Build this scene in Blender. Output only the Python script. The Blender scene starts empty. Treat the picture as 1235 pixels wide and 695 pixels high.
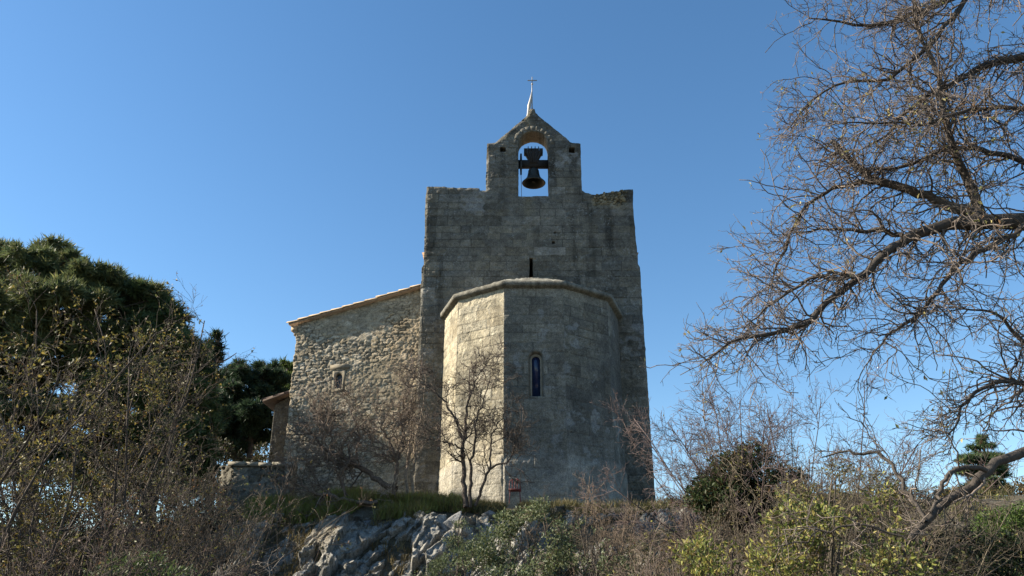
import bpy, math
import numpy as np
from mathutils import Vector

# ------------------------------------------------------------------ camera, sky, sun, exposure
SC = bpy.context.scene
COL = SC.collection
PITCH = math.radians(22.0)
FPX, CX, CY = 960.0, 617.5, 347.5            # focal length and centre of the photograph in its own pixels
EYE = np.array([0.0, 0.0, 1.6])
cam_d = bpy.data.cameras.new("camera")
cam = bpy.data.objects.new("camera", cam_d); COL.objects.link(cam)
cam.location = EYE.tolist(); cam.rotation_euler = (math.pi / 2 + PITCH, 0, 0)
cam_d.sensor_width = 36.0; cam_d.lens = 36.0 * FPX / 1235.0
cam_d.clip_start = 0.05; cam_d.clip_end = 6000
SC.camera = cam

SUN_EL = math.radians(33.0)
SUN_AZ = math.radians(2.2)                   # how far behind the plane of the bell wall the sun stands (it comes from the left)
sun_vec = Vector((-math.cos(SUN_AZ) * math.cos(SUN_EL), math.sin(SUN_AZ) * math.cos(SUN_EL), math.sin(SUN_EL)))
W = bpy.data.worlds.new("World"); SC.world = W; W.use_nodes = True
wn = W.node_tree.nodes; wl = W.node_tree.links
bg = wn["Background"]; bg.inputs["Strength"].default_value = 0.085
sky = wn.new("ShaderNodeTexSky"); sky.sky_type = 'NISHITA'; sky.sun_disc = False
sky.sun_elevation = SUN_EL
sky.sun_rotation = math.atan2(sun_vec.x, sun_vec.y)
sky.altitude = 200; sky.air_density = 1.0; sky.dust_density = 0.15; sky.ozone_density = 1.6
hs = wn.new("ShaderNodeHueSaturation"); hs.inputs["Hue"].default_value = 0.497; hs.inputs["Saturation"].default_value = 1.20; hs.inputs["Value"].default_value = 0.96
wl.new(sky.outputs[0], hs.inputs["Color"]); wl.new(hs.outputs[0], bg.inputs[0])
sd = bpy.data.lights.new("sun", 'SUN'); sd.energy = 5.0; sd.angle = math.radians(0.5); sd.color = (1.0, 0.90, 0.74)
sun = bpy.data.objects.new("sun", sd); COL.objects.link(sun)
sun.rotation_euler = sun_vec.to_track_quat('Z', 'Y').to_euler(); sun.location = (-30, 10, 40)
SC.view_settings.view_transform = 'Standard'; SC.view_settings.look = 'None'
SC.view_settings.gamma = 1.0; SC.view_settings.exposure = 1.30; SC.view_settings.use_curve_mapping = False
SC.cycles.max_bounces = 6; SC.cycles.transparent_max_bounces = 4

_F = np.array([0, math.cos(PITCH), math.sin(PITCH)]); _U = np.array([0, -math.sin(PITCH), math.cos(PITCH)])
def P(px, py, Y):
    """the point of the place that the photograph shows at (px, py), at distance Y to the north"""
    d = _F + np.array([1.0, 0, 0]) * (px - CX) / FPX + _U * (CY - py) / FPX
    return EYE + d * (Y / d[1])
def PX(px, Y, z):
    """x of the point at height z, distance Y that stands in column px"""
    dep = Y * math.cos(PITCH) + (z - EYE[2]) * math.sin(PITCH)
    return (px - CX) / FPX * dep

# ------------------------------------------------------------------ noise
def _h(ix, iy, iz, seed):
    n = (ix.astype(np.int64) * 374761393 + iy.astype(np.int64) * 668265263 + iz.astype(np.int64) * 2147483647 + seed * 974711) & 0xFFFFFFFF
    n = ((n ^ (n >> 13)) * 1274126177) & 0xFFFFFFFF
    n = ((n ^ (n >> 16)) * 2246822519) & 0xFFFFFFFF
    return ((n ^ (n >> 15)) & 0xFFFFFF) / float(0xFFFFFF)
def vnoise(x, y, z=None, seed=0):
    x = np.asarray(x, float); y = np.asarray(y, float)
    z = np.zeros_like(x) if z is None else np.asarray(z, float)
    ix, iy, iz = np.floor(x), np.floor(y), np.floor(z)
    fx, fy, fz = x - ix, y - iy, z - iz
    fx = fx * fx * (3 - 2 * fx); fy = fy * fy * (3 - 2 * fy); fz = fz * fz * (3 - 2 * fz)
    r = 0
    for a in (0, 1):
        for b in (0, 1):
            for c in (0, 1):
                w = (fx if a else 1 - fx) * (fy if b else 1 - fy) * (fz if c else 1 - fz)
                r = r + w * _h(ix + a, iy + b, iz + c, seed)
    return r * 2 - 1
def fbm(x, y, z=None, seed=0, octv=4, gain=0.5):
    s, a, f, t = 0, 1.0, 1.0, 0
    zz = None if z is None else np.asarray(z, float)
    for o in range(octv):
        s = s + a * vnoise(np.asarray(x) * f, np.asarray(y) * f, None if zz is None else zz * f, seed + o * 17)
        t += a; a *= gain; f *= 2.03
    return s / t
def sstep(a, b, x):
    t = np.clip((np.asarray(x, float) - a) / (b - a), 0, 1); return t * t * (3 - 2 * t)
def worley(x, y, seed=0, jit=0.9):
    """F1, F2-F1 style edge distance and the id of the nearest cell, on a unit grid"""
    ix, iy = np.floor(x), np.floor(y)
    f1 = np.full(x.shape, 9.0); f2 = np.full(x.shape, 9.0); cid = np.zeros(x.shape)
    z0 = np.zeros_like(ix)
    for a in (-1, 0, 1):
        for b in (-1, 0, 1):
            qx = ix + a + 0.5 + jit * (_h(ix + a, iy + b, z0, seed) - 0.5)
            qy = iy + b + 0.5 + jit * (_h(ix + a, iy + b, z0 + 1, seed) - 0.5)
            d = np.hypot(qx - x, qy - y)
            idd = _h(ix + a, iy + b, z0 + 2, seed)
            nearer = d < f1
            f2 = np.where(nearer, f1, np.minimum(f2, d))
            cid = np.where(nearer, idd, cid); f1 = np.where(nearer, d, f1)
    return f1, f2 - f1, cid

# ------------------------------------------------------------------ mesh and object helpers
def link(o, parent=None):
    COL.objects.link(o)
    if parent is not None:
        o.parent = parent; o.matrix_parent_inverse = parent.matrix_world.inverted()
    return o
def tag(o, label=None, cat=None, group=None, kind=None):
    if label: o["label"] = label
    if cat: o["category"] = cat
    if group: o["group"] = group
    if kind: o["kind"] = kind
    return o
def empty(name, loc, label, cat, group=None):
    o = bpy.data.objects.new(name, None); o.location = [float(c) for c in loc]; o.empty_display_size = 0.3
    COL.objects.link(o); bpy.context.view_layer.update()
    return tag(o, label, cat, group)
def mk(name, V, faces, mat, parent=None, col=None, smooth=False):
    """one mesh object from world coordinates; faces = arrays of quads / triangles or lists of indices"""
    V = np.asarray(V, float)
    org = np.zeros(3)
    if parent is None:
        org = np.array([V[:, 0].mean(), V[:, 1].mean(), V[:, 2].min()])
    else:
        org = np.array(parent.matrix_world.translation)
    me = bpy.data.meshes.new(name)
    loops, starts = [], []; n = 0
    for f in faces:
        if isinstance(f, np.ndarray):
            if f.size == 0: continue
            loops.append(f.reshape(-1)); k = f.shape[1]
            starts.append(n + np.arange(f.shape[0]) * k); n += f.size
        else:
            loops.append(np.array(f)); starts.append(np.array([n])); n += len(f)
    loops = np.concatenate(loops).astype(np.int32); starts = np.concatenate(starts).astype(np.int32)
    me.vertices.add(len(V)); me.vertices.foreach_set("co", (V - org).astype(np.float32).ravel())
    me.loops.add(len(loops)); me.loops.foreach_set("vertex_index", loops)
    me.polygons.add(len(starts)); me.polygons.foreach_set("loop_start", starts)
    me.update(calc_edges=True); me.validate()
    if smooth: me.polygons.foreach_set("use_smooth", np.ones(len(me.polygons), bool))
    if col is not None:
        a = me.attributes.new("Col", 'FLOAT_COLOR', 'POINT')
        c = np.ones((len(V), 4), np.float32); c[:, :3] = col; a.data.foreach_set("color", c.ravel())
    me.materials.append(mat)
    o = bpy.data.objects.new(name, me); o.location = org.tolist()
    COL.objects.link(o)
    if parent is not None:
        o.parent = parent; o.location = (0, 0, 0)
    bpy.context.view_layer.update()
    return o
class MB:
    def __init__(s): s.v, s.f, s.n = [], [], 0
    def add(s, V, F):
        V = np.asarray(V, float); s.v.append(V)
        for f in F:
            s.f.append(f + s.n if isinstance(f, np.ndarray) else [i + s.n for i in f])
        s.n += len(V)
    def box(s, lo, hi, R=None, c=None):
        x0, y0, z0 = lo; x1, y1, z1 = hi
        V = np.array([[x, y, z] for x in (x0, x1) for y in (y0, y1) for z in (z0, z1)], float)
        if R is not None: V = V @ np.asarray(R).T
        if c is not None: V = V + np.asarray(c)
        s.add(V, [np.array([[0, 1, 3, 2], [4, 6, 7, 5], [0, 4, 5, 1], [2, 3, 7, 6], [0, 2, 6, 4], [1, 5, 7, 3]])])
    def lathe(s, prof, c, axis=2, n=24):
        prof = np.array(prof, float); t = np.linspace(0, 2 * math.pi, n, endpoint=False); m = len(prof)
        V = np.zeros((m, n, 3)); V[:, :, 0] = prof[:, 0, None] * np.cos(t); V[:, :, 1] = prof[:, 0, None] * np.sin(t); V[:, :, 2] = prof[:, 1, None]
        if axis == 0: V = V[:, :, [2, 0, 1]]
        if axis == 1: V = V[:, :, [0, 2, 1]]
        V = V.reshape(-1, 3) + np.asarray(c)
        i = np.arange(m - 1)[:, None] * n; j = np.arange(n)[None]; j2 = (j + 1) % n
        s.add(V, [np.stack([i + j, i + j2, i + n + j2, i + n + j], -1).reshape(-1, 4)])
    def prism(s, poly, y0, y1):
        """an x-z outline given thickness along y"""
        poly = np.array(poly, float); k = len(poly)
        V = np.zeros((2 * k, 3)); V[:k, 0] = poly[:, 0]; V[:k, 2] = poly[:, 1]; V[:k, 1] = y0
        V[k:, 0] = poly[:, 0]; V[k:, 2] = poly[:, 1]; V[k:, 1] = y1
        i = np.arange(k); j = (i + 1) % k
        s.add(V, [list(range(k)), list(range(2 * k - 1, k - 1, -1)), np.stack([i, i + k, j + k, j], -1)])
    def tubes(s, pts, rad, sides=5):
        V, F = tube_arrays(np.asarray(pts, float)[None], np.asarray(rad, float)[None], sides); s.add(V, F)
    def build(s, name, mat, parent=None, smooth=False, col=None):
        return mk(name, np.concatenate(s.v), s.f, mat, parent, col, smooth)

def tube_arrays(pts, rad, sides):
    """pts (N,K,3), rad (N,K) -> tubes of the given number of sides, closed at the tip"""
    N, K, _ = pts.shape
    T = np.zeros_like(pts); T[:, 1:-1] = pts[:, 2:] - pts[:, :-2]; T[:, 0] = pts[:, 1] - pts[:, 0]; T[:, -1] = pts[:, -1] - pts[:, -2]
    T /= np.linalg.norm(T, axis=-1, keepdims=True) + 1e-9
    ref = np.where(np.abs(T[:, :1, 2:3]) > 0.85, np.array([1.0, 0, 0]), np.array([0, 0, 1.0]))
    ref = np.broadcast_to(ref, T.shape)
    A = np.cross(T, ref); A /= np.linalg.norm(A, axis=-1, keepdims=True) + 1e-9
    B = np.cross(T, A)
    ph = np.arange(sides) * 2 * math.pi / sides
    ring = pts[:, :, None] + rad[:, :, None, None] * (A[:, :, None] * np.cos(ph)[:, None] + B[:, :, None] * np.sin(ph)[:, None])
    V = ring.reshape(-1, 3)
    b = (np.arange(N) * K * sides)[:, None, None]; k = (np.arange(K - 1) * sides)[None, :, None]; j = np.arange(sides)[None, None]; j2 = (j + 1) % sides
    F = np.stack([b + k + j, b + k + j2, b + k + sides + j2, b + k + sides + j], -1).reshape(-1, 4)
    fs = [F]
    cap = (b[:, 0] + (K - 1) * sides) + np.arange(sides)[None]
    if sides == 3: fs.append(cap)
    elif sides == 4: fs.append(cap)
    else: fs += [cap]
    return V, fs

# ------------------------------------------------------------------ materials
def new_mat(name):
    m = bpy.data.materials.new(name); m.use_nodes = True
    nt = m.node_tree; return m, nt, nt.nodes["Principled BSDF"]
def pos_noise(nt, scale, detail=4, rough=0.6, dist=0.0):
    g = nt.nodes.new("ShaderNodeNewGeometry")
    n = nt.nodes.new("ShaderNodeTexNoise"); n.inputs["Scale"].default_value = scale; n.inputs["Detail"].default_value = detail
    n.inputs["Roughness"].default_value = rough; n.inputs["Distortion"].default_value = dist
    nt.links.new(g.outputs["Position"], n.inputs["Vector"]); return n
def ramp(nt, src, stops):
    r = nt.nodes.new("ShaderNodeValToRGB"); e = r.color_ramp.elements
    while len(e) < len(stops): e.new(0.5)
    for i, (p, c) in enumerate(stops):
        e[i].position = p; e[i].color = (c, c, c, 1) if np.isscalar(c) else (*c, 1)
    nt.links.new(src, r.inputs[0]); return r
def mixc(nt, a, b, mode='MULTIPLY', fac=1.0):
    m = nt.nodes.new("ShaderNodeMix"); m.data_type = 'RGBA'; m.blend_type = mode
    for s, i in ((a, 6), (b, 7)):
        if hasattr(s, "is_output"): nt.links.new(s, m.inputs[i])
        else: m.inputs[i].default_value = (*s, 1)
    if hasattr(fac, "is_output"): nt.links.new(fac, m.inputs[0])
    else: m.inputs[0].default_value = fac
    return m.outputs[2]
def attr(nt, name="Col"):
    a = nt.nodes.new("ShaderNodeAttribute"); a.attribute_name = name; return a.outputs["Color"]
def bump(nt, bsdf, src, strength=0.5, dist=0.02):
    b = nt.nodes.new("ShaderNodeBump"); b.inputs["Strength"].default_value = strength; b.inputs["Distance"].default_value = dist
    nt.links.new(src, b.inputs["Height"]); nt.links.new(b.outputs[0], bsdf.inputs["Normal"])
def stone_mat(name, speck=0.5, dark=0.5, grain=1.0, pores=0.6):
    m, nt, b = new_mat(name)
    c = attr(nt)
    n1 = pos_noise(nt, 7.0, 6, 0.72); c = mixc(nt, c, ramp(nt, n1.outputs[0], [(0.30, 0.66), (0.5, 0.98), (0.72, 1.38)]).outputs[0])
    n4 = pos_noise(nt, 34.0, 4, 0.75); c = mixc(nt, c, ramp(nt, n4.outputs[0], [(0.32, 0.50), (0.5, 1.0), (0.70, 1.5)]).outputs[0])
    n2 = pos_noise(nt, 15.0, 4, 0.75); f2 = ramp(nt, n2.outputs[0], [(0.56, 0.0), (0.61, speck)])
    n2b = pos_noise(nt, 1.1, 5, 0.7); f2b = ramp(nt, n2b.outputs[0], [(0.46, 0.0), (0.58, 1.0)])
    c = mixc(nt, c, (0.30, 0.305, 0.29), 'MIX', mixc(nt, f2.outputs[0], f2b.outputs[0]))
    n3 = pos_noise(nt, 6.5, 8, 0.8, 0.6); f3 = ramp(nt, n3.outputs[0], [(0.53, 0.0), (0.66, dark)])
    c = mixc(nt, c, (0.030, 0.029, 0.026), 'MIX', f3.outputs[0])
    n6 = pos_noise(nt, 26.0, 2, 0.5); f6 = ramp(nt, n6.outputs[0], [(0.26, pores), (0.34, 0.0)])
    c = mixc(nt, c, (0.02, 0.019, 0.017), 'MIX', f6.outputs[0])
    nt.links.new(c, b.inputs["Base Color"]); b.inputs["Roughness"].default_value = 0.95; b.inputs["Specular IOR Level"].default_value = 0.15
    n5 = pos_noise(nt, 22.0, 6, 0.7); bump(nt, b, n5.outputs[0], 0.8 * grain, 0.04)
    return m
def plain_mat(name, color, rough=0.7, var=0.3, scale=8.0, metal=0.0, bmp=0.0):
    m, nt, b = new_mat(name)
    n = pos_noise(nt, scale, 4)
    c = mixc(nt, color, ramp(nt, n.outputs[0], [(0.25, 1 - var), (0.75, 1 + var)]).outputs[0])
    nt.links.new(c, b.inputs["Base Color"]); b.inputs["Roughness"].default_value = rough; b.inputs["Metallic"].default_value = metal
    if bmp: bump(nt, b, n.outputs[0], bmp, 0.03)
    return m
def leaf_mat(name, trans=0.35, rough=0.55):
    m, nt, b = new_mat(name)
    c = attr(nt); nt.links.new(c, b.inputs["Base Color"]); b.inputs["Roughness"].default_value = rough; b.inputs["Specular IOR Level"].default_value = 0.3
    t = nt.nodes.new("ShaderNodeBsdfTranslucent"); nt.links.new(c, t.inputs[0])
    mx = nt.nodes.new("ShaderNodeMixShader"); mx.inputs[0].default_value = trans
    nt.links.new(b.outputs[0], mx.inputs[1]); nt.links.new(t.outputs[0], mx.inputs[2])
    nt.links.new(mx.outputs[0], nt.nodes["Material Output"].inputs[0]); return m
def bark_mat(name):
    m, nt, b = new_mat(name)
    n = pos_noise(nt, 18.0, 5, 0.7, 0.4)
    c = mixc(nt, attr(nt), ramp(nt, n.outputs[0], [(0.3, 0.5), (0.7, 1.4)]).outputs[0])
    nt.links.new(c, b.inputs["Base Color"]); b.inputs["Roughness"].default_value = 0.85; b.inputs["Specular IOR Level"].default_value = 0.25
    n2 = pos_noise(nt, 35.0, 4, 0.7); bump(nt, b, n2.outputs[0], 0.7, 0.02); return m
M_ASH = stone_mat("ashlar", 0.6, 0.5)
M_APSE = stone_mat("apse_ashlar", 0.45, 0.28)
M_RUB = stone_mat("rubble", 0.35, 0.3)
M_ROCK = stone_mat("limestone_rock", 0.5, 0.85, 1.6, 0.8)
M_LEAF = leaf_mat("leaf"); M_NEEDLE = leaf_mat("needle", 0.4, 0.5); M_BARK = bark_mat("bark")
M_TILE = plain_mat("terracotta", (0.36, 0.24, 0.15), 0.9, 0.45, 7.0, 0, 0.4)
M_IRON = plain_mat("dark_iron", (0.03, 0.028, 0.025), 0.55, 0.4, 10.0, 0.3)
M_BRONZE = plain_mat("bell_bronze", (0.035, 0.037, 0.030), 0.5, 0.4, 12.0, 0.5)
M_WOOD = plain_mat("dark_wood", (0.022, 0.018, 0.015), 0.8, 0.4, 20.0)
M_CROSS = plain_mat("cross_metal", (0.28, 0.27, 0.25), 0.5, 0.2, 10.0, 0.4)
M_PALE = plain_mat("pale_zinc", (0.42, 0.38, 0.33), 0.5, 0.1, 10.0)
M_FRAME = plain_mat("pale_frame_stone", (0.25, 0.225, 0.175), 0.9, 0.25, 12.0, 0, 0.3)
M_GLASS = plain_mat("blue_glass", (0.014, 0.026, 0.075), 0.15, 0.3, 6.0)
M_INT = plain_mat("dark_interior", (0.06, 0.055, 0.05), 0.95, 0.2)
M_VOID = plain_mat("hole_shade", (0.006, 0.006, 0.006), 0.4, 0.2)
M_LINT = plain_mat("lintel_stone", (0.20, 0.17, 0.12), 0.95, 0.4, 9.0, 0, 0.4)
M_RED = plain_mat("red_paint", (0.13, 0.02, 0.018), 0.6, 0.3, 20.0)
M_ROPE = plain_mat("rope", (0.12, 0.10, 0.08), 0.9, 0.2)

# ------------------------------------------------------------------ ground
def ground_z(x, y):
    x = np.asarray(x, float); y = np.asarray(y, float)
    base = np.interp(y, [0, 8, 12, 15, 17.2, 18.6, 20.4, 21.4, 22.6, 30, 42, 70, 120], [0, 0.1, 0.5, 0.95, 1.35, 1.8, 3.45, 4.0, 4.3, 4.5, 4.4, 1.0, -2.0])
    left = sstep(-4.0, -13.0, x); base = base - left * (0.7 * sstep(14, 21, y) + 1.2 * sstep(24, 34, y))
    base = base + sstep(7, 13, x) * sstep(14, 20, y) * 0.25 * sstep(60, 40, y)
    near = sstep(70, 25, np.hypot(x, y))
    return base + near * (0.16 * fbm(x * 0.35, y * 0.35, seed=3) + 0.05 * fbm(x * 1.7, y * 1.7, seed=4)) * sstep(3, 9, y)
def make_ground():
    def axis(lo, hi, step, far):
        mid = np.arange(lo, hi + 1e-6, step); g = np.geomspace(1, far, 26)
        return np.concatenate([lo - g[::-1], mid, hi + g])
    xs = axis(-18, 18, 0.18, 3000); ys = axis(0, 34, 0.18, 3000)
    X, Y = np.meshgrid(xs, ys); Z = ground_z(X, Y)
    V = np.stack([X, Y, Z], -1).reshape(-1, 3)
    nx = len(xs); i = np.arange(len(ys) - 1)[:, None] * nx; j = np.arange(nx - 1)[None]
    F = np.stack([i + j, i + j + 1, i + nx + j + 1, i + nx + j], -1).reshape(-1, 4)
    m, nt, b = new_mat("scrub_soil")
    n = pos_noise(nt, 2.2, 6, 0.7); r = ramp(nt, n.outputs[0], [(0.3, (0.045, 0.042, 0.022)), (0.5, (0.085, 0.068, 0.04)), (0.68, (0.16, 0.145, 0.115))])
    n2 = pos_noise(nt, 25, 4, 0.7); c = mixc(nt, r.outputs[0], ramp(nt, n2.outputs[0], [(0.3, 0.55), (0.7, 1.3)]).outputs[0])
    nt.links.new(c, b.inputs["Base Color"]); b.inputs["Roughness"].default_value = 1.0; bump(nt, b, n2.outputs[0], 0.8, 0.05)
    o = mk("ground", V, [F], m, smooth=True); o["kind"] = "structure"
make_ground()

# ------------------------------------------------------------------ masonry
def ashlar(seed, ch=(0.26, 0.36), bw=(0.35, 0.95)):
    rng = np.random.default_rng(seed)
    def lay(u, v):
        vv = v + 0.012 * fbm(u * 0.8, v * 0.8, seed=seed); uu = u + 0.012 * fbm(u * 1.3, v * 1.3, seed=seed + 5)
        lo, hi = vv.min() - 0.5, vv.max() + 0.5
        cs = [lo]
        while cs[-1] < hi: cs.append(cs[-1] + rng.uniform(*ch))
        cs = np.array(cs); ci = np.clip(np.searchsorted(cs, vv) - 1, 0, len(cs) - 2)
        dv = np.minimum(vv - cs[ci], cs[ci + 1] - vv)
        du = np.full(u.shape, 9.0); bid = np.zeros(u.shape)
        ulo, uhi = u.min() - 1.2, u.max() + 1
        for c in range(len(cs) - 1):
            m = ci == c
            if not m.any(): continue
            us = [ulo + rng.uniform(0, 0.8)]
            us[0] = ulo
            us.append(ulo + rng.uniform(0.1, 0.9))
            while us[-1] < uhi: us.append(us[-1] + rng.uniform(*bw))
            us = np.array(us); bi = np.clip(np.searchsorted(us, uu[m]) - 1, 0, len(us) - 2)
            du[m] = np.minimum(uu[m] - us[bi], us[bi + 1] - uu[m]); bid[m] = _h(bi + 31 * c, bi * 0 + c, bi * 0, seed)
        return np.minimum(du, dv), bid
    return lay
def rubble(seed, sx=0.30, sy=0.17):
    def lay(u, v):
        wu = u + 0.05 * fbm(u * 2.2, v * 2.2, seed=seed + 3); wv = v + 0.04 * fbm(u * 2.2, v * 2.2, seed=seed + 4)
        f1, e, cid = worley(wu / sx + 0.5 * np.floor(wv / sy) % 1.0, wv / sy, seed, 0.85)
        f1b, eb, cidb = worley(wu / (sx * 0.55), wv / (sy * 0.6), seed + 9, 0.9)
        sel = fbm(u * 0.9, v * 0.9, seed=seed + 11, octv=3) > 0.08
        return np.where(sel, eb * sy * 0.6, e * sy), np.where(sel, cidb, cid)
    return lay
def poly_sdf(poly):
    poly = np.array(poly, float)
    def f(u, v):
        d = np.full(u.shape, 1e9); ins = np.zeros(u.shape, bool); n = len(poly)
        for i in range(n):
            a = poly[i]; b = poly[(i + 1) % n]; e = b - a
            t = np.clip(((u - a[0]) * e[0] + (v - a[1]) * e[1]) / (e @ e), 0, 1)
            d = np.minimum(d, np.hypot(u - a[0] - t * e[0], v - a[1] - t * e[1]))
            c = (a[1] > v) != (b[1] > v)
            with np.errstate(divide='ignore', invalid='ignore'):
                ins ^= c & (u < (b[0] - a[0]) * (v - a[1]) / (b[1] - a[1] + 1e-12) + a[0])
        return np.where(ins, -d, d)
    return f
def arch_poly(x0, x1, z0, ztop, n=14):
    r = (x1 - x0) / 2; zc = ztop - r; xc = (x0 + x1) / 2
    a = np.linspace(0, math.pi, n)
    return [(x0, z0), (x1, z0)] + [(xc + r * math.cos(t), zc + r * math.sin(t)) for t in a]
def masonry(name, mat, parent, O, U, sdf, box, cell, lay, palette, joint=0.012, depth=0.012, lift=0.012, rough=0.006, thick=0.0,
            side_n=4, back=False, splay=0.0, extra=None, tint=None, seed=1, edge_zero=False, ragged=0.0, joint_col=0.7, tintv=0.3):
    """a stone wall: its face is a fine sheet shaped block by block, its openings and outline are cut from sdf, its edges run back by thick"""
    O = np.asarray(O, float); U = np.asarray(U, float); U = U / np.linalg.norm(U); Nn = np.cross(U, [0, 0, 1.0])  # outward
    u0, u1, v0, v1 = box
    nu = max(2, int(round((u1 - u0) / cell)) + 1); nv = max(2, int(round((v1 - v0) / cell)) + 1)
    u, v = np.meshgrid(np.linspace(u0, u1, nu), np.linspace(v0, v1, nv)); u = u.ravel().copy(); v = v.ravel().copy()
    if sdf is None:
        sd0 = lambda a, b: np.maximum(np.maximum(u0 - a, a - u1), np.maximum(v0 - b, b - v1))
    else: sd0 = sdf
    rg = (lambda a, b: sd0(a, b) + ragged * fbm(a * 3.5, b * 3.5, seed=seed + 40, octv=3)) if ragged else sd0
    s = rg(u, v); snap = np.abs(s) < 0.72 * cell
    if snap.any():
        h = 1e-3; su, sv = u[snap], v[snap]
        gu = (rg(su + h, sv) - rg(su - h, sv)) / (2 * h); gv = (rg(su, sv + h) - rg(su, sv - h)) / (2 * h)
        g = np.hypot(gu, gv) + 1e-6; u[snap] = su - s[snap] * gu / g; v[snap] = sv - s[snap] * gv / g
    i = np.arange(nv - 1)[:, None] * nu; j = np.arange(nu - 1)[None]
    F = np.stack([i + j, i + j + 1, i + nu + j + 1, i + nu + j], -1).reshape(-1, 4)
    ok = (s < 0) | snap
    cu, cv = u[F].mean(1), v[F].mean(1)
    F = F[ok[F].all(1) & (rg(cu, cv) < 0)]
    used = np.unique(F); mp = np.full(len(u), -1); mp[used] = np.arange(len(used)); F = mp[F]; u = u[used]; v = v[used]
    jd, bid = lay(u, v)
    prof = sstep(0.0, joint * 2.2, jd); jm = sstep(-0.25, 0.25, fbm(u * 1.3, v * 1.3, seed=seed + 60, octv=3)); prof = 1 - (1 - prof) * (0.25 + 0.75 * jm)
    b2 = (bid * 57.31) % 1.0; b3 = (bid * 131.7) % 1.0
    d = depth * (prof - 1) + lift * (b2 - 0.5) * prof + rough * fbm(u * 6, v * 6, seed=seed) + 0.5 * rough * fbm(u * 19, v * 19, seed=seed + 1)
    pal = np.array(palette, float); k = len(pal)
    t = np.clip(bid * 0.98, 0, .999) * (k - 1); ti = t.astype(int); fr = (t - ti)[:, None]
    c = pal[ti] * (1 - fr) + pal[np.minimum(ti + 1, k - 1)] * fr
    c = c * (1 - tintv * 0.5 + tintv * b3)[:, None]
    c = c * (joint_col + (1 - joint_col) * prof)[:, None]
    if extra is not None: d, c = extra(u, v, d, c)
    if edge_zero:
        w = sstep(0.0, 0.05, np.minimum(u - u0, u1 - u)); d = d * w
    P0 = O + u[:, None] * U + v[:, None] * np.array([0, 0, 1.0])
    V = P0 + d[:, None] * Nn; n0 = len(V); Vs = [V]; Cs = [c]; Fs = [F]
    if thick > 0:
        E = np.concatenate([F[:, [0, 1]], F[:, [1, 2]], F[:, [2, 3]], F[:, [3, 0]]]); key = np.sort(E, 1); kk = key[:, 0].astype(np.int64) * n0 + key[:, 1]
        uq, inv, cnt = np.unique(kk, return_inverse=True, return_counts=True); B = E[cnt[inv] == 1]
        ids = np.unique(B); rmap = np.full(n0, -1); rmap[ids] = np.arange(len(ids)); nb = len(ids)
        bu, bv = u[ids], v[ids]; h = 2e-3
        gu = (sd0(bu + h, bv) - sd0(bu - h, bv)) / (2 * h); gv = (sd0(bu, bv + h) - sd0(bu, bv - h)) / (2 * h)
        prev = ids; base = n0
        for q in range(1, side_n + 1):
            w = q / side_n; off = splay * w + 0.012 * vnoise(bu * 9, bv * 9, np.full(nb, w * thick * 9), seed + 7) * (q < side_n)
            VV = O + (bu + gu * off)[:, None] * U + (bv + gv * off)[:, None] * np.array([0, 0, 1.0]) - Nn * thick * w
            Vs.append(VV); Cs.append(c[ids] * (0.9 + 0.2 * _h(np.floor(bu * 3), np.floor(bv * 3.3), np.floor(np.full(nb, w * 2)), seed))[:, None])
            cur = np.arange(nb) + base
            a, b = rmap[B[:, 0]], rmap[B[:, 1]]
            Fs.append(np.stack([prev[a], cur[a], cur[b], prev[b]], -1)); prev = cur; base += nb
        if back:
            full = np.full(n0, -1); full[ids] = prev
            rest = np.setdiff1d(np.arange(n0), ids); full[rest] = np.arange(len(rest)) + base
            Vs.append(P0[rest] - Nn * thick); Cs.append(c[rest]); Fs.append(full[F][:, ::-1])
    Call = np.concatenate(Cs)
    return mk(name, np.concatenate(Vs), Fs, mat, parent, np.clip(Call, 0.01, 0.85))

# ------------------------------------------------------------------ the chapel
YW = 25.5
ZB = 3.4                                                  # foot of the walls, below the ground line
chapel = empty("chapel", (0.66, YW, 4.3), "old stone hilltop chapel with a bell gable and a half round apse", "chapel")
def wx(px, py, Y=YW):
    p = P(px, py, Y); return (p[0], p[2])
XL, XR = -3.12, 4.45
out = [(XL - 0.0, ZB), (XR + 0.03, ZB), (XR + 0.02, wx(772, 322)[1]), (XR - 0.03, wx(772, 318)[1]), wx(764.5, 260), wx(763.5, 228), wx(752, 228), wx(740, 230), wx(726, 232), wx(716, 234), wx(706, 232), wx(701.5, 229.5),
       wx(701, 200), wx(700.5, 172.5), wx(690, 172), wx(669.5, 155.5), wx(649.5, 139.5), wx(646.5, 135.5), wx(645, 130.5), wx(639.5, 130.5), wx(638, 135.5), wx(635.5, 139.5),
       wx(616, 155.8), wx(597, 172), wx(587, 172.5), wx(586.5, 200), wx(586, 229), wx(579, 229.5), wx(578, 226.5), wx(540, 226), wx(536, 224.5), wx(514, 224.5), wx(512.5, 260), (XL + 0.02, wx(508, 318)[1]), (XL - 0.03, wx(508, 322)[1])]
bell_x0, bell_x1 = wx(625, 200)[0], wx(662, 200)[0]
opening = arch_poly(bell_x0, bell_x1, wx(640, 237)[1], wx(640, 158)[1])
slit = [wx(638.2, 335), wx(643, 335), wx(643, 311), wx(638.2, 311)]
f_out, f_open, f_slit = poly_sdf(out), poly_sdf(opening), poly_sdf(slit)
def putlog(px, py, s=0.09):
    x, z = wx(px, py); return poly_sdf([(x - s, z - s), (x + s, z - s), (x + s, z + s), (x - s, z + s)])
f_h = [putlog(606.5, 180, 0.10), putlog(689.5, 181, 0.11), putlog(669.5, 280.5, 0.045), putlog(667.5, 292.5, 0.045)]
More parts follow.
